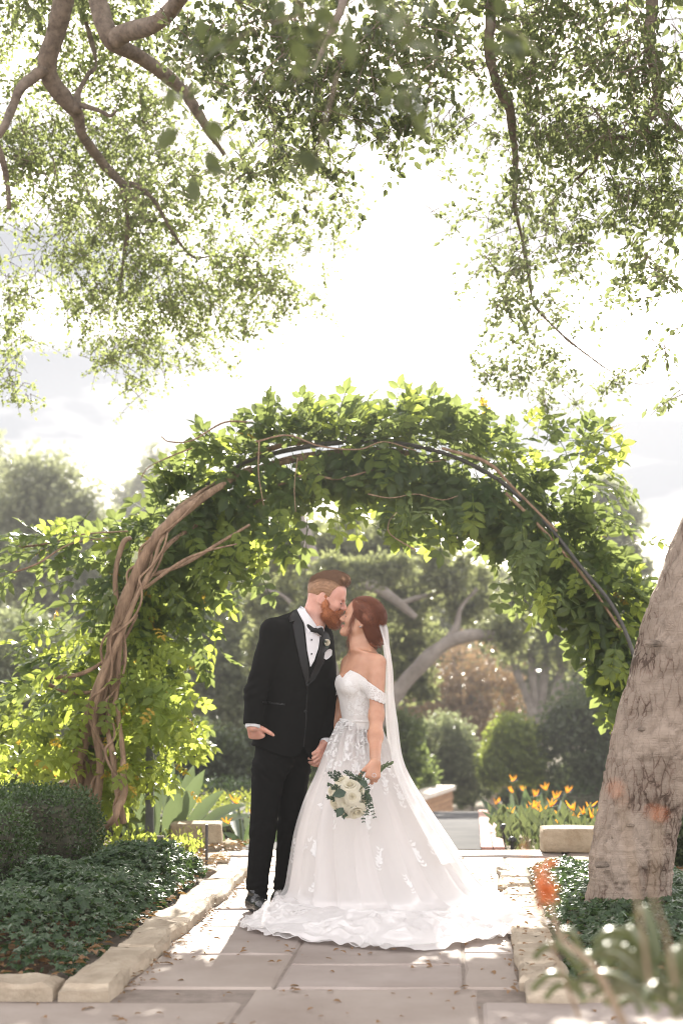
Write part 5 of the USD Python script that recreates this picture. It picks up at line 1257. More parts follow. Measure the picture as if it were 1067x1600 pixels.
part('beard', nets(beard, HG(.05, 0, -.1) - .115, HG(.05, 0, -.1) + .115, .0032), M['beardb'], g, True)
rng = np.random.default_rng(9)
q = np.vstack([HG(a, b, c) for a, b, c in np.c_[rng.uniform(0, .11, 5000), rng.choice([-1, 1], 5000) * rng.uniform(.0, .075, 5000), rng.uniform(-.18, -.03, 5000)]]).reshape(-1, 3)
q = q[np.abs(beard(q)) < .02]
q = onto(beard, q, .0, 5)
q = q[np.abs(beard(q)) < .004]
nn = grad(beard, q)
dn = unit(nn * .55 + HG.R @ np.array([.25, 0, -.8]) + rng.normal(size=q.shape) * .25)
t = np.linspace(0, 1, 4)[None, :, None]
part('beard_hairs', strands(q[:, None] + dn[:, None] * t * rng.uniform(.008, .018, (len(q), 1, 1)), .0009), M['beard'], g, kind='stuff')

zz = lambda py: CAMZ - (py - HY) / FPX * YG
xx = lambda px: (px - CX) / FPX * YG
yawg = math.radians(40)
coat = loft([(zz(py), xx(px), YG + .02, a, b, yawg) for py, px, a, b in [(958, 478, .060, .055), (966, 476, .095, .075), (976, 474, .150, .09), (990, 471, .190, .108), (1010, 469, .205, .122), (1040, 467, .212, .136), (1080, 464, .203, .130), (1110, 460, .200, .128), (1150, 450, .204, .138), (1190, 444, .208, .146)]])
hem = np.array([(380, 1163), (402, 1167), (430, 1179), (455, 1185), (468, 1181), (474, 1168), (479, 1180), (486, 1187), (500, 1187)])
def coat_cut(p):
    x, y = pxy(p)
    return np.maximum(coat(p), (y - np.interp(x, hem[:, 0], hem[:, 1])) * .0034)
neckcut = carve(coat_cut, [rc(HG(-.034, 0, -.05), J(484, 975, .02), .060, .074)], .01)
near_sl = union([rc(J(428, 989, -.12), J(399, 1084, -.165), .067, .057), rcut(J(399, 1084, -.165), J(395, 1133, -.195), .057, .052)], .02)
far_sl = union([rc(J(501, 992, .13), J(513, 1085, .13), .060, .052), rcut(J(513, 1085, .13), J(509, 1156, .045), .052, .042)], .02)
jacket = wrinkled(union([neckcut, (rc(J(463, 969.5, .0), J(427, 986, -.115), .050, .064), .04), (near_sl, .035), (far_sl, .03)], .03), .016, (8, 8, 5), 4)
def fold_lines(p):
    "creases at the elbow and where the coat is buttoned"
    x, y = pxy(p)
    e = np.exp(-((y - 1075) / 22) ** 2) * np.exp(-((x - 396) / 26) ** 2) * np.sin((y + x * .5) * .42) * .0028
    b_ = np.exp(-((y - 1085) / 30) ** 2) * np.exp(-((x - 470) / 30) ** 2) * np.sin((x * .5 + y) * .35) * .0022
    return jacket(p) + e + b_
JK = part('jacket', nets(fold_lines, *box_of([J(370, 950, -.27), J(530, 1192, .24)], .03), .0055), M['suit'], g, True)
tr = union([rc(J(436, 1165, -.01), J(424, 1200, -.05), .13, .092), rc(J(456, 1165, .03), J(460, 1200, .06), .12, .088), (rc(J(420, 1200, -.05), J(411, 1296, -.06), .090, .067), .02), (rc(J(411, 1296, -.06), J(402, 1380, -.05), .067, .056), .02), (rcut(J(402, 1380, -.05), J(403, 1411, -.055), .056, .051), .02),
            (rc(J(461, 1200, .06), J(451, 1296, .05), .083, .062), .004), (rc(J(451, 1296, .05), J(444, 1380, .05), .062, .053), .02), (rcut(J(444, 1380, .05), J(442, 1409, .045), .053, .046), .02)], .02)
def trouser(p):
    x, y = pxy(p)
    low = np.exp(-((y - 1392) / 16) ** 2) * np.sin(y * .55 + x * .15) * .0035 + np.exp(-((y - 1300) / 26) ** 2) * np.sin(y * .3 + x * .25) * .002 + np.exp(-((y - 1200) / 20) ** 2) * np.sin(y * .4 - x * .35) * .003
    return np.maximum(tr(p) + (meshkit.fbm(p * (9, 9, 3), 3, 8) - .5) * .012 + low, p[:, 2] - zz(1150))
part('trousers', nets(trouser, *box_of([J(380, 1150, -.2), J(490, 1416, .2)], .02), .006), M['suit'], g, True)
for nme, x, y, w, dx in (('shoe', 401, 1417, -.09, .5), ('shoe', 442, 1414, .02, .6)):
    c = P(x, y, YG + w); c[2] = 0
    d = unit(np.array([dx, -1, 0])); s_ = np.cross(d, [0, 0, 1.0])
    f = union([rc(c + d * -.05 + [0, 0, .040], c + d * .08 + [0, 0, .036], .040, .038), (rc(c + d * .08 + [0, 0, .034], c + d * .165 + [0, 0, .026], .040, .026), .03), (rc(c + d * -.045 + [0, 0, .05], c + d * -.02 + [0, 0, .10], .034, .034), .03)], .03)
    SH = part(nme, nets(lambda p: np.maximum(f(p), .004 - p[:, 2]), c - .2, c + .24, .006), M['shoe'], g, 50)
    part('shoe_sole', nets(lambda p: np.maximum(np.maximum(f(p) - .003, p[:, 2] - .012), -p[:, 2]), c - .2, c + .24, .006), M['stud'], SH, True)
for nme, a, b, r in (('shirt_cuff', J(396, 1120, -.185), J(394.5, 1138, -.203), .039), ('shirt_cuff', J(510.5, 1146, .055), J(508.5, 1163, .033), .034)):
    part(nme, nets(rcut(a, b, r, r * .98), *box_of([a, b], .06), .004), M['shirt'], g, 50)
front = union([coat, neck_g, (near_sl, .03)], .02)
front2 = lambda p: np.minimum(jacket(p), neck_g(p) - .004)
CP = lambda outline, off, th=.003: cloth_patch(front2, outline, YG, off, th)
SF = part('shirt_front', CP([(467, 952), (473, 962), (477, 985), (480, 1015), (485, 1044), (491, 1034), (497, 1016), (500, 994), (499, 985), (492, 974), (482, 960), (474, 950)], .003), M['shirt'], g, True)
part('waistcoat', CP([(481, 1024), (485, 1043), (491, 1033), (497, 1015), (496, 1040), (482, 1068), (478, 1060)], .0045), M['suit'], g, True)
part('shirt_collar', CP([(464, 953), (470, 946.5), (476, 951), (486, 968), (494, 980), (489, 984), (481, 990), (475, 973)], .0085, .004), M['shirt'], SF, True)
part('shirt_collar', CP([(493, 979), (500, 977.5), (505, 979), (506, 986), (501, 995), (496, 990)], .0085, .004), M['shirt'], SF, True)
part('lapel', CP([(464, 951), (458, 955), (452, 964), (453, 972), (460, 970), (457, 976), (462, 1004), (470, 1040), (478.5, 1070), (483, 1062), (482, 1040), (477, 1010), (473, 975)], .0075, .005), M['satin'], JK, True)
part('lapel', CP([(501, 986), (507, 984), (514, 990), (517, 999), (511, 1001), (516, 1006), (508, 1032), (492, 1062), (480, 1072), (483, 1062), (492, 1040), (499, 1016)], .0075, .005), M['satin'], JK, True)
part('pocket_welt', CP([(411, 1096), (446, 1099.5), (446, 1102.5), (411, 1099)], .004, .004), M['satin'], JK, True)
part('front_edge', CP([(480, 1072), (481.5, 1072), (480, 1100), (479, 1135), (475.5, 1168), (474, 1168), (477.5, 1135), (478.5, 1100)], .004, .004), M['satin'], JK, True)
def on_front(x, y, off=0.0):
    o = np.array([0, 0, CAMZ]); d = unit(P(x, y, 1.0) - o); t = YG - .5
    for _ in range(60): t += float(np.clip(front2((o + d * t)[None])[0] - off, -.05, .05)) * .8
    return o + d * t
for x, y in ((487, 1000), (487, 1022)):
    part('shirt_stud', trimesh.Trimesh(*(lambda m: (m.vertices * .0045 + on_front(x, y, .007), m.faces))(trimesh.creation.icosphere(2)), process=False), M['stud'], SF, True)
for x, y in ((480, 1071), (477, 1112)):
    part('button', (lambda m: (m.vertices * [.0085, .005, .0085] + on_front(x, y, .009), m.faces))(trimesh.creation.icosphere(2)), M['satin'], JK, True)
cb = on_front(493, 985, .016)
def wing(a, b, ra, rb):
    f0 = rc(a, b, ra, rb)
    return f0
k_ = .00342
wl_, wr_ = cb + [-.040, -.004, .010], cb + [.030, .016, -.006]
bow = union([el(cb, (.012, .010, .014)), (rc(cb, wl_ + [0, 0, .012], .006, .010), .006), (rc(cb, wl_ + [0, 0, -.012], .006, .010), .006), (rc(cb, wl_, .006, .010), .006), (rc(cb, wr_ + [0, 0, .012], .006, .010), .006), (rc(cb, wr_ + [0, 0, -.012], .006, .010), .006), (rc(cb, wr_, .006, .010), .006)], .006)
part('bow_tie', nets(wrinkled(bow, .006, (40, 40, 40), 3), cb - .075, cb + .075, .003), M['satin'], g, True)
part('pocket_square', CP([(506.5, 1029), (508, 1020), (512, 1015.5), (516.5, 1014), (519, 1016.5), (518.5, 1024), (514, 1028.5), (510, 1031)], .010, .007), M['shirt'], JK, True)

# ---- rose builder, for the buttonhole and the bouquet
def rose(c, face, r, seed):
    rng = np.random.default_rng(seed)
    face = unit(face)
    a = unit(np.cross(face, [0.1, .2, 1.0])); b = np.cross(face, a)
    ms = []
    for ring, (n, rad, opn, hgt) in enumerate([(3, .16, .10, .62), (4, .32, .30, .60), (5, .52, .62, .52), (6, .72, 1.0, .40), (6, .88, 1.35, .22)]):
        for q in range(n):
            an = 2 * np.pi * (q + .5 * (ring % 2)) / n + rng.normal() * .15
            u, v = np.meshgrid(np.linspace(-1, 1, 7), np.linspace(0, 1, 6), indexing='ij')
            wid = np.pi / n * 1.35
            th_ = an + u * wid * (1 - .25 * v ** 3 * np.abs(u))
            rr_ = r * (rad * (.35 + .65 * np.sin(v * 1.4)) + opn * .16 * v ** 3) * (1 - .05 * u * u)
            h_ = r * (-.35 + (hgt + .35) * np.sin(v * 1.57) - opn * .22 * v ** 4 - .10 * u * u * v)
            rr_ = rr_ * (1 + .06 * (meshkit.noise(np.stack([u * 2, v * 2, np.full_like(u, seed + q + ring * 7)], -1), 3) - .5))
            p = c + (np.cos(th_) * rr_)[..., None] * a + (np.sin(th_) * rr_)[..., None] * b + h_[..., None] * face
            i, j = np.meshgrid(np.arange(6), np.arange(5), indexing='ij')
            f = np.stack([i * 6 + j, (i + 1) * 6 + j, (i + 1) * 6 + j + 1, i * 6 + j + 1], -1).reshape(-1, 4)
            ms.append((p.reshape(-1, 3), f))
    return join(ms)
bt = on_front(511, 1004, .016)
part('buttonhole_rose', rose(bt, (.3, -1, .2), .018, 5), M['rose'], g, True)
part('buttonhole_leaves', leaves_at(bt + RNG.normal(size=(9, 3)) * [.012, .004, .016] - [0, .002, .008], np.tile([0, -.3, -.3], (9, 1)), .028, RNG, LEAF6), M['euc'], g)

# ---- the bride
bd = thing('person', 'woman with auburn hair in a low bun, off-shoulder white lace gown with train and veil', 'person', (.2, YB, 0))
KF = .93
HB = Head(K(569, 960, .0), (-.945, .13, .27), (.27, 0, .96))
neck_b = rc(HB(-.022, 0, -.07), K(566, 1014, .01), .045, .052)
zb = lambda py: CAMZ - (py - HY) / FPX * YB
xb = lambda px: (px - CX) / FPX * YB
yawb = math.radians(-60)
torso_b = loft([(zb(py), xb(px), YB + w, a, b, yawb) for py, px, w, a, b in [(1004, 566, .0, .040, .045), (1012, 567, .0, .062, .052), (1020, 567, .0, .105, .062), (1030, 567, 0, .145, .075), (1048, 563, 0, .150, .088), (1070, 559, 0, .135, .094), (1092, 560, 0, .120, .086), (1125, 562, 0, .108, .076), (1150, 563, 0, .10, .072), (1175, 565, 0, .10, .08)]])
chest = union([torso_b, (el(K(548, 1071, -.072), (.050, .050, .050)), .03), (el(K(539, 1069, -.0), (.040, .046, .048)), .03)], .03)
nearA = [rc(K(590, 1036, -.115), K(588, 1118, -.20), .045, .035), (rc(K(588, 1118, -.20), K(586.5, 1150, -.28), .035, .0345), .03), (rc(K(586.5, 1150, -.28), K(586, 1192, -.40), .035, .0255), .02)]
farA = [rc(K(547, 1036, .11), K(534, 1108, .19), .043, .034), (rc(K(534, 1108, .19), K(507, 1166, .12), .034, .024), .01)]
skin_b = union([head_skin(HB, KF, True), (neck_b, .03), (rc(HB(.02, 0, -.10), K(556, 1012, -.03), .030, .034), .03), (chest, .03)] + [(q if not isinstance(q, tuple) else q[0], .035) for q in nearA + farA], .02)
# collar bones and the hollow between them
cl_ = [rc(K(556, 1016, -.065), K(586, 1024, -.13), .006, .006), rc(K(550, 1014, -.04), K(545, 1022, .08), .006, .006)]
skin_b2 = union([skin_b] + [(q, .02) for q in cl_], .02)
lower = union([rc(K(563, 1165, .0), K(590, 1420, .0), .075, .05), rc(K(565, 1165, .03), K(600, 1420, .08), .075, .05)], .04)
mb1 = nets(skin_b2, *box_of([HB.C - .14, HB.C + .13, K(515, 1170, -.15), K(606, 1000, .25), K(590, 1196, -.47)], .02), .0045)
hb = hand(K(586, 1190, -.405), K(582, 1216, -.43) - K(586, 1190, -.405), (-.25, .9, .1), 1, .92, (48, 62, 40), .02, (.5, .7, .45), .3, 1.05)
if np.cross(unit(K(582, 1216, -.43) - K(586, 1190, -.405)), np.array([-.25, .9, .1]))[0] > 0:
    hb = hand(K(586, 1190, -.405), K(582, 1216, -.43) - K(586, 1190, -.405), (-.25, .9, .1), -1, .92, (48, 62, 40), .02, (.5, .7, .45), .3, 1.05)
mb2 = nets(union([rc(K(586, 1180, -.37), K(586, 1194, -.405), .026, .023)] + hb, .012), *box_of([K(560, 1175, -.50), K(602, 1240, -.30)], .03), .0026)
hf = hand(K(507, 1166, .12), K(497, 1184, .14) - K(507, 1166, .12), (-.5, -.7, .0), -1, .88, (40, 50, 35), .03, (.4, .7, .5), .3)
mb3 = nets(union([rc(K(512, 1158, .14), K(507, 1168, .12), .023, .021)] + hf, .012), *box_of([K(480, 1150, .0), K(520, 1205, .25)], .02), .003)
mb4 = nets(lower, *box_of([K(540, 1150, -.1), K(630, 1425, .2)], .03), .015)
part('body', join([mb1, mb2, mb3, mb4]), M['skinf'], bd, True)
face_lines(HB, KF, bd, M['hairf'], M['lash'])
part('lips', nets(union([el(HB(.0985, 0, -.0925, KF), (.0095, .015, .0045), HB.R), el(HB(.0975, 0, -.1025, KF), (.0095, .014, .005), HB.R)], .004), HB(.1, 0, -.098, KF) - .035, HB(.1, 0, -.098, KF) + .035, .002), M['lip'], bd, True)
bun = K(584, 1000, .015)
ex = [(el(bun, (.050, .052, .040)), .03), (rc(HB(-.06, 0, -.02, KF), bun, .06, .045), .03), (rc(HB(-.03, .05, -.02, KF), bun + [0, -.03, .01], .035, .03), .03), (rc(HB(-.03, -.05, -.02, KF), bun + [0, .03, .01], .035, .03), .03)]
cap_b = union([el(HB(-.008, 0, .008, KF), np.array((.102, .079, .089)) * KF, HB.R)] + ex, .03)
lineb = [(-.3, -.4), (-.075, -.4), (-.05, -.16), (-.028, -.085), (-.005, -.050), (.02, -.048), (.038, -.030), (.052, .0), (.066, .03), (.09, .052), (.13, .06)]
xa_, yc_ = np.array(lineb).T
def hair_b(p):
    l = HB.loc(p) / KF
    return np.maximum(cap_b(p), (np.interp(l[:, 0], xa_, yc_) - l[:, 2]) * KF * .8)
def hair_bg(p):
    a = p - bun
    return hair_b(p) + .0016 * np.sin(np.arctan2((p - HB.C) @ HB.R[:, 1], (p - HB.C) @ HB.R[:, 2] + .05) * 60 + 2 * meshkit.noise(p * 25, 4)) + np.where(np.linalg.norm(a, axis=1) < .075, .004 * np.sin(a[:, 2] * 240 + a[:, 0] * 180 + 4 * meshkit.noise(p * 30, 6)), 0)
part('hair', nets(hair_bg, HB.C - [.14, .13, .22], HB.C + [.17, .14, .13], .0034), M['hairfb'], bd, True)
S1 = hair_strands(HB, cap_b, [HB(.075, .02, .065, KF), HB(.07, .05, .04, KF), HB(.05, .07, .01, KF), HB(.035, .078, -.02, KF), HB(.02, .08, -.04, KF)], [bun + [0, -.045, .02], bun + [.02, -.04, .03], bun + [.01, -.045, 0], bun + [-.02, -.045, .0]], 900, 11, (.0, .007), 11, .02, .008)
S2 = hair_strands(HB, cap_b, [HB(.075, .02, .065, KF), HB(.08, 0, .07, KF), HB(.07, -.03, .065, KF)], [HB(-.10, .03, .0, KF), HB(-.10, .0, -.02, KF), HB(-.1, -.03, .0, KF), bun + [.04, -.02, .02]], 800, 12, (.0, .008), 11, .03, .010)
part('hair_strands', strands(np.concatenate([S1, S2]), .001), M['hairf'], bd, kind='stuff')
rng = np.random.default_rng(77)
for q in range(7):                                       # braided loops of the bun
    a = rng.uniform(0, 6.28); o = np.array([math.cos(a) * .024, -.045 - .006 * rng.random(), math.sin(a) * .02])
    lp = [bun + o + np.array([math.cos(t_) * .020, -.004 * math.cos(t_ * 2), math.sin(t_) * .016]) for t_ in np.linspace(0, 5.2, 9)]
    part('hair_curl', tube(lp, np.array([.004, .007, .008, .008, .008, .008, .007, .005, .003]), 8, 30, noise=.002, nscale=60), M['hairf'], bd, True)
tend = []
for q in range(26):
    s0 = HB(.045 + rng.normal() * .006, .068, -.01 + rng.normal() * .01, KF)
    ph, amp = rng.uniform(0, .8), rng.uniform(.004, .009)
    t_ = np.linspace(0, 1, 16)
    ln = rng.uniform(.14, .24)
    tend.append(np.stack([s0[0] - .018 * np.sin(t_ * 2.2) - .020 * t_ + amp * np.sin(t_ * 16 + ph) * t_, s0[1] - .012 * np.sin(t_ * 3) + amp * np.cos(t_ * 16 + ph) * t_, s0[2] - ln * t_], -1))
part('hair_tendrils', strands(np.array(tend), .0009), M['hairf'], bd, kind='stuff')
part('earring', (lambda m: (m.vertices * .0055 + HB(-.008, .079, -.078, KF), m.faces))(trimesh.creation.icosphere(2)), M['silver'], bd, True)

neckline = np.array([(500, 1058), (527, 1057), (531, 1054), (535, 1060.5), (540, 1053), (547, 1047.5), (554, 1050), (562, 1054), (572, 1061), (600, 1081), (640, 1081)])
def bod(p):
    x, y = pxy(p)
    return np.maximum(np.maximum(chest(p) - .008, (np.interp(x, neckline[:, 0], neckline[:, 1]) - y) * .0033), zb(1140) - p[:, 2])
BO = part('bodice', nets(wrinkled(bod, .004, (30, 30, 30), 5), *box_of([K(515, 1040, -.18), K(600, 1150, .16)], .03), .0045), M['lace'], bd, True)
part('waist_seam', nets(lambda p: np.maximum(chest(p) - .011, np.abs(p[:, 2] - zb(1127)) - .006), *box_of([K(515, 1115, -.16), K(600, 1140, .16)], .03), .004), M['lace'], BO, True)
def slv(armfield, l0, l1, ext):
    f0 = union([q if not isinstance(q, tuple) else q[0] for q in armfield] + ext, .02)
    def d(p):
        x, y = pxy(p)
        sc = .0035 * np.sin(x * 1.1)
        return np.maximum(np.maximum(f0(p) - .008, (np.interp(x, *l0) - y) * .003), (y - np.interp(x, *l1)) * .003 + sc * .6)
    return d
part('sleeve', nets(slv(nearA, ([556, 602], [1052, 1084]), ([560, 572, 598], [1078, 1090, 1100]), [rc(K(564, 1067, -.10), K(586, 1078, -.15), .026, .045)]), *box_of([K(552, 1045, -.26), K(606, 1108, -.02)], .02), .004), M['lacehole'], bd, True)
part('sleeve', nets(slv(farA, ([520, 560], [1062, 1050]), ([520, 560], [1088, 1080]), []), *box_of([K(522, 1045, .05), K(562, 1098, .24)], .02), .005), M['lacehole'], bd, True)

# the skirt: rings from the waist to the floor, then the train
RING = [(1122, 535, 588, .085), (1134, 531, 590, .105), (1160, 519, 600, .150), (1207, 500, 628, .21), (1250, 481, 652, .27), (1300, 467, 682, .33), (1350, 460, 714, .39), (1392, 455, 745, .45), (1412, 446, 778, .53)]
ring = np.array([(zb(py), (xb(a) + xb(b)) / 2, YB + .02 * i / 8 + .02, (xb(b) - xb(a)) / 2, ry) for i, (py, a, b, ry) in enumerate(RING)])
ring[-2, 0] = .13; ring[-1, 0] = .085
rl = catmull(ring, 200)
TC = np.array([.245, 7.28])
tp = np.array([(-.72, -.41), (-.56, -.62), (-.34, -.80), (-.1, -.93), (.08, -.985), (.22, -.90), (.38, -.78), (.60, -.57), (.81, -.35), (.76, -.12), (.66, .02), (.58, .25), (.50, .75), (.15, .95), (-.25, .70), (-.5, .35), (-.66, .02), (-.74, -.2)])
ta, tr_ = np.arctan2(tp[:, 1], tp[:, 0]), np.hypot(tp[:, 0], tp[:, 1])
o = np.argsort(ta)
ta, tr_ = np.r_[ta[o][-1] - 2 * np.pi, ta[o], ta[o][0] + 2 * np.pi], np.r_[tr_[o][-1], tr_[o], tr_[o][0]]
def skirt(theta, t, puff=0.0, ph=0.0):
    "theta round the body (0 to the right, -pi/2 to the camera), t from 0 at the waist past 0.72 on the floor to 1 at the hem"
    theta, t = np.broadcast_arrays(np.asarray(theta, float), np.asarray(t, float))
    s = np.clip(t / .72, 0, 1) * 199
    i = np.minimum(s.astype(int), 198); u = s - i
    row = rl[i] * (1 - u)[..., None] + rl[i + 1] * u[..., None]
    c, sn = np.cos(theta), np.sin(theta)
    k = np.clip(t / .72, 0, 1)
    pl = .010 * np.sin(theta * 34 + 2 * np.sin(theta * 5)) * np.exp(-((k - .18) / .2) ** 2) * np.clip(k * 9, 0, 1)
    fold = (np.abs(np.sin(theta * 5.5 + .9 + ph + .8 * k)) ** 1.6 - .45) * .075 * k ** 1.4 + np.sin(theta * 13 + 1.3 * np.sin(theta * 3) + ph) * .014 * k ** 1.2 + np.sin(theta * 29 + 3 * np.sin(theta * 4 + ph)) * .004 * k
    x = row[..., 1] + c * (row[..., 3] + fold + pl + puff)
    y = row[..., 2] + sn * (row[..., 4] + fold + pl + puff)
    z = row[..., 0] + 0 * x
    q = np.clip((t - .72) / .28, 0, 1)
    if np.any(q > 0):
        a2 = np.arctan2(y - TC[1], x - TC[0])
        R = np.interp(a2, ta, tr_)
        hn = meshkit.fbm(np.stack([np.cos(a2) * 5 + ph, np.sin(a2) * 5, 0 * a2], -1), 4, 12) - .5
        hemw = .075 * hn + .006 * np.sin(a2 * 41 + 5 * np.sin(a2 * 5) + 9 * hn)
        R = R + hemw * q
        X, Y_ = TC[0] + np.cos(a2) * R, TC[1] + np.sin(a2) * R
        e = q ** .9
        n = meshkit.fbm(np.stack([x * 3.6 + e * 2.2 * np.cos(a2), y * 3.6 + e * 2.2 * np.sin(a2), 0 * x + ph], -1), 4, 6)
        n2 = meshkit.fbm(np.stack([a2 * 3.2 + ph, e * 2.6, 0 * x], -1), 3, 16)
        big = 1 - np.abs(np.sin(a2 * 6 + 9 * n2 + 2.4 * e + ph))
        n3 = 1 - np.abs(meshkit.fbm(np.stack([x * 9 + e * 3 * np.cos(a2), y * 9 + e * 3 * np.sin(a2), 0 * x + ph], -1), 3, 26) - .5) * 5
        ruf = (.085 * (n - .33) + .030 * big ** 2 + .004 * np.clip(n3, 0, 1)) * np.sin(np.pi * np.clip(e * .80 + .10, 0, 1)) + .010 * (np.sin(a2 * 27 + 5 * np.sin(a2 * 7) + 12 * hn) + .6) * e ** 4
        x, y = x * (1 - e) + X * e, y * (1 - e) + Y_ * e
        z = np.where(q > 0, .085 * (1 - e) ** 1.6 + .008 + np.maximum(ruf, 0) * np.clip(q * 6, 0, 1) + puff * .3, z)
    return np.stack([x, y, z], -1)
def sheet(f, na, nb):
    i, j = np.meshgrid(np.arange(na - 1), np.arange(nb - 1), indexing='ij')
    return np.stack([i * nb + j, (i + 1) * nb + j, (i + 1) * nb + j + 1, i * nb + j + 1], -1).reshape(-1, 4)
th_, tt_ = np.meshgrid(np.linspace(-np.pi, np.pi, 521), np.r_[np.linspace(0, .72, 90), np.linspace(.727, 1, 60)], indexing='ij')
SK = part('skirt', (skirt(th_, tt_).reshape(-1, 3), sheet(None, 521, 150)), M['tulle'], bd, True)
th_, tt_ = np.meshgrid(np.linspace(-np.pi, np.pi, 521), np.r_[np.linspace(.05, .72, 60), np.linspace(.727, 1, 60)], indexing='ij')
V = skirt(th_, tt_, .012, 1.1)
part('skirt_overlay', (V.reshape(-1, 3), sheet(None, 521, 120)), M['tullethin'], SK, True)
edge = skirt(np.linspace(-np.pi, np.pi, 520), np.full(520, 1.0), .012, 1.1)
part('hem_edge', tube(edge + [0, 0, .002], .0016, 4, cap=False), M['applique'], SK, True)
# lace sprigs sewn on the skirt
def sprig(rng, s):
    ms = []
    stem = [(0, 0), (rng.normal() * .2, .5), (rng.normal() * .3, 1)]
    for q in range(7):
        t0 = q / 6
        c = np.array([np.interp(t0, [0, .5, 1], [p_[0] for p_ in stem]), t0])
        for sd in (-1, 1):
            a = sd * rng.uniform(.5, 1.2)
            d = np.array([math.sin(a), math.cos(a)]); n_ = np.array([d[1], -d[0]])
            l = rng.uniform(.16, .30)
            pts = np.array([c, c + d * l * .4 + n_ * l * .24, c + d * l, c + d * l * .4 - n_ * l * .24])
            ms.append(np.c_[pts, np.zeros(4)])
    for q in range(5):
        a = q * 1.257; d = np.array([math.sin(a), math.cos(a)]); n_ = np.array([d[1], -d[0]])
        c = np.array([stem[1][0], .55])
        ms.append(np.c_[np.array([c, c + d * .13 + n_ * .08, c + d * .22, c + d * .13 - n_ * .08]), np.zeros(4)])
    v = np.vstack(ms) * s
    f = np.vstack([[[k, k + 1, k + 2], [k, k + 2, k + 3]] for k in range(0, len(v), 4)])
    return v, f
rng = np.random.default_rng(31)
for q in range(64):
    th0 = rng.uniform(-np.pi * .97, -.03); t0 = rng.uniform(.06, .62)
    if q < 26: t0 = rng.uniform(.03, .22)
    v, f = sprig(rng, rng.uniform(.07, .13))
    r0 = np.interp(t0, [0, .72], [.1, .5])
    a = rng.uniform(-.7, .7)
    w = np.c_[v[:, 0] * math.cos(a) - v[:, 1] * math.sin(a), v[:, 0] * math.sin(a) + v[:, 1] * math.cos(a)]
    part('lace_sprig', (skirt(th0 + w[:, 0] / r0, np.maximum(t0 - w[:, 1] * .66, .005), .0150, 1.1), f), M['applique'], SK)

for q in range(34):
    x, y = rng.uniform(527, 580), rng.uniform(1056, 1124)
    if y < np.interp(x, neckline[:, 0], neckline[:, 1]) + 13: continue
    v, f = sprig(rng, rng.uniform(.035, .06))
    a = rng.uniform(-3, 3)
    c_ = onto(chest, K(x, y, -.3)[None] + [[0, .15, 0]], .011, 12)[0]
    nn_ = grad(chest, c_[None])[0]; e1 = unit(np.cross(nn_, [math.sin(a), .1, math.cos(a)])); e2 = np.cross(nn_, e1)
    v = onto(chest, c_ + (v[:, :1] - 0) * e1 + (v[:, 1:2] - .02) * e2, .0115, 4)
    part('lace_sprig', (v, f), M['applique'], BO)

# the veil: gathered on the bun, falling behind her back to the floor
VR = np.array([(974, 586, 602, 7.40, 7.50), (985, 588, 605, 7.38, 7.52), (1010, 596, 607, 7.33, 7.56), (1050, 601, 612, 7.28, 7.64), (1090, 600, 613, 7.24, 7.68), (1130, 598, 618, 7.22, 7.70), (1180, 603, 624, 7.20, 7.74), (1215, 611, 637, 7.18, 7.80), (1260, 628, 664, 7.15, 7.86), (1310, 652, 697, 7.12, 7.92), (1340, 668, 716, 7.10, 7.95)], float)
vr = catmull(VR, 70)
u = np.linspace(0, 1, 120)
ww = np.linspace(0, 1, 70)[:, None]
X = vr[:, 1:2] + (vr[:, 2:3] - vr[:, 1:2]) * np.sin(np.pi * np.clip(u * .8 + .1, 0, 1)) + (2.0 + 4 * ww) * np.sin(u * 31 + 1.5 * np.sin(u * 9) + ww * 1.5) * ww ** .5 + 1.2 * np.sin(u * 60)
Yv = vr[:, 3:4] + (vr[:, 4:5] - vr[:, 3:4]) * u
Zp = np.repeat(vr[:, :1], 120, 1)
V = np.stack([(X - CX) / FPX * YB, Yv, CAMZ - (Zp - HY) / FPX * YB], -1)
V[..., 2] = np.maximum(V[..., 2], .03 + .02 * np.sin(u * 40)[None])
part('veil', (V.reshape(-1, 3), sheet(None, 70, 120)), M['veil'], bd, True)
V2 = np.array([[K(x + (x1 - x) * q, y, .27 + .05 * q) for q in np.linspace(0, 1, 8)] for y, x, x1 in [(1070, 532, 545), (1080, 529.5, 544), (1095, 525.5, 538), (1110, 522, 533), (1120, 520.5, 528), (1130, 520, 523)]])
part('veil_edge', (V2.reshape(-1, 3), sheet(None, 6, 8)), M['veil'], bd, True)
part('hair_comb', tube([K(585, 972, -.03), K(592, 975, .02), K(600, 978, .08)], .004, 8, 14), M['silver'], bd, True)
kn = K(584.5, 1212, -.452)
part('finger_ring', tube([kn + [math.cos(a) * .0095, 0, math.sin(a) * .0095] for a in np.linspace(0, 6.283, 24)], .0014, 6, cap=False), M['silver'], bd, True)

# ---- the bouquet in her hand
bq = thing('rose_bouquet', 'bouquet of creamy white roses and dark green sprigs held low in the woman\'s hand', 'bouquet', P(545, 1245, 7.02))
BY = 6.98
ax0, ax1 = P(609, 1190, 7.11), P(552, 1236, BY + .02)
axd = unit(ax1 - ax0)
cb_ = P(543, 1246, BY)
RO = [(547, 1228, 15, -.05), (529, 1240, 14, -.03), (524, 1256, 13, -.0), (541, 1254, 15, -.06), (556, 1268, 16, -.05), (566, 1251, 13, -.02), (533, 1220, 12, .02), (540, 1270, 13, -.03), (519, 1236, 11, .03), (560, 1234, 12, .02), (550, 1246, 13, -.075)]
for q, (x, y, r, w) in enumerate(RO):
    c = P(x, y, BY + w)
    part('rose', rose(c, unit((c - cb_) * [1, .4, 1] * 4 + np.array([-.2, -.55, .1]) * .35), r / FPX * BY, 40 + q), M['rose'], bq, True)
rng = np.random.default_rng(91)
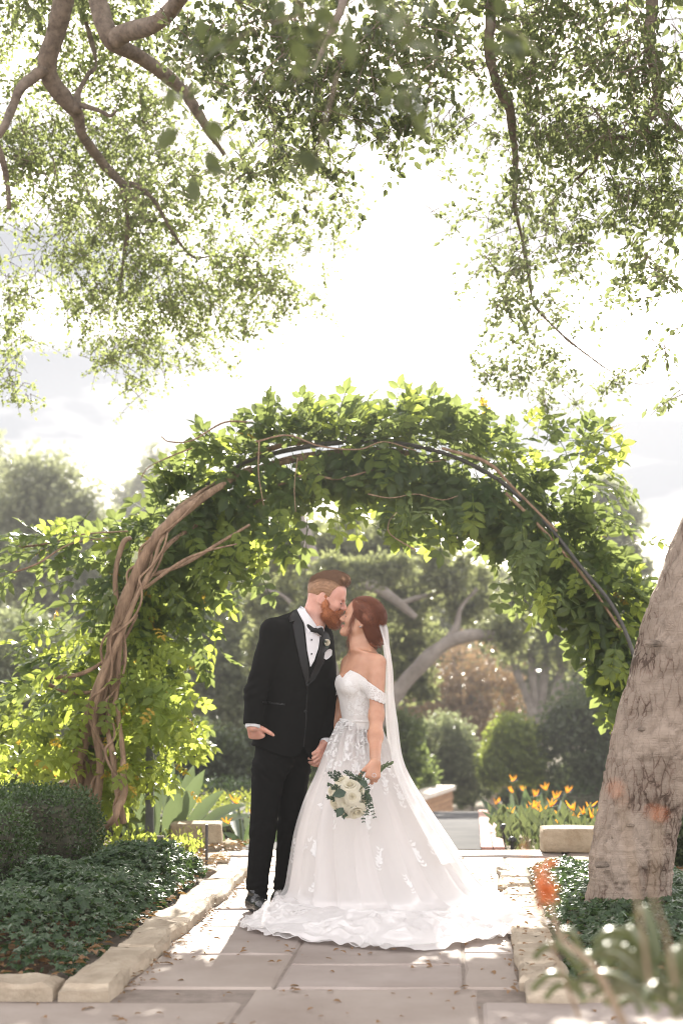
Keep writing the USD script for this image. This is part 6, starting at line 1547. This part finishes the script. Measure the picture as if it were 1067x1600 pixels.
sp = [((572, 1222), (545, 1208)), ((572, 1225), (578, 1262)), ((570, 1230), (585, 1277)), ((565, 1235), (568, 1284)), ((560, 1222), (538, 1206)), ((530, 1232), (513, 1226)), ((525, 1250), (512, 1246)), ((538, 1265), (524, 1268)), ((566, 1240), (552, 1262)), ((560, 1225), (566, 1207)), ((570, 1235), (580, 1250)), ((545, 1232), (520, 1231)), ((530, 1222), (514, 1208)), ((535, 1214), (522, 1206)), ((545, 1268), (537, 1277)), ((572, 1240), (574, 1272))]
lm, sm = [], []
for (x0, y0), (x1, y1) in sp:
    a, b = P(x0, y0, BY - .03), P(x1, y1, BY - .06 - .03 * rng.random())
    sm.append(tube([a, (a + b) / 2 + rng.normal(size=3) * .006, b], [.0016, .0013, .0008], 4, 6))
    for t_ in np.linspace(.15, 1, 9):
        for s in (-1, 1):
            p = a + (b - a) * t_
            d = unit(unit(b - a) * .6 + np.array([-(b - a)[2], 0, (b - a)[0]]) / np.linalg.norm(b - a) * s + rng.normal(size=3) * .35)
            lm.append(scatter(LEAF6[0] * [1.5, 1, 1], LEAF6[1], p[None], frames(d[None], np.array([[rng.normal() * .5, -1, .5]])), np.array([rng.uniform(.012, .021) * (1.15 - .4 * t_)])))
part('leaf_sprigs', join(lm), M['euc'], bq, kind='stuff')
part('sprig_stems', join(sm), M['stem'], bq, kind='stuff')
for x0, y0, x1, y1 in [(541, 1238, 521, 1243), (536, 1262, 527, 1276), (575, 1228, 562, 1222)]:
    a, b = P(x0, y0, BY - .08), P(x1, y1, BY - .11)
    part('leaf', scatter(LEAF6[0] * [1.4, 1, 1], LEAF6[1], a[None], frames((b - a)[None], np.array([[.2, -1, .4]])), np.array([np.linalg.norm(b - a) * 1.1])), M['euc'], bq)
for q in range(9):
    o_ = np.array([rng.normal() * .008, rng.normal() * .008, rng.normal() * .008])
    e_ = ax0 + np.array([rng.normal() * .014, rng.normal() * .01, rng.normal() * .014])
    part('stem', tube([ax1 + o_ * 2, ax0 + axd * .07 + o_, e_], [.003, .003, .0034], 6, 8), M['stem'], bq, True)
part('ribbon', tube([P(583, 1211, 7.07), P(576, 1217, 7.04), P(569, 1223, 7.01)], [.014, .017, .022], 14, 8), M['ribbon'], bq, True)
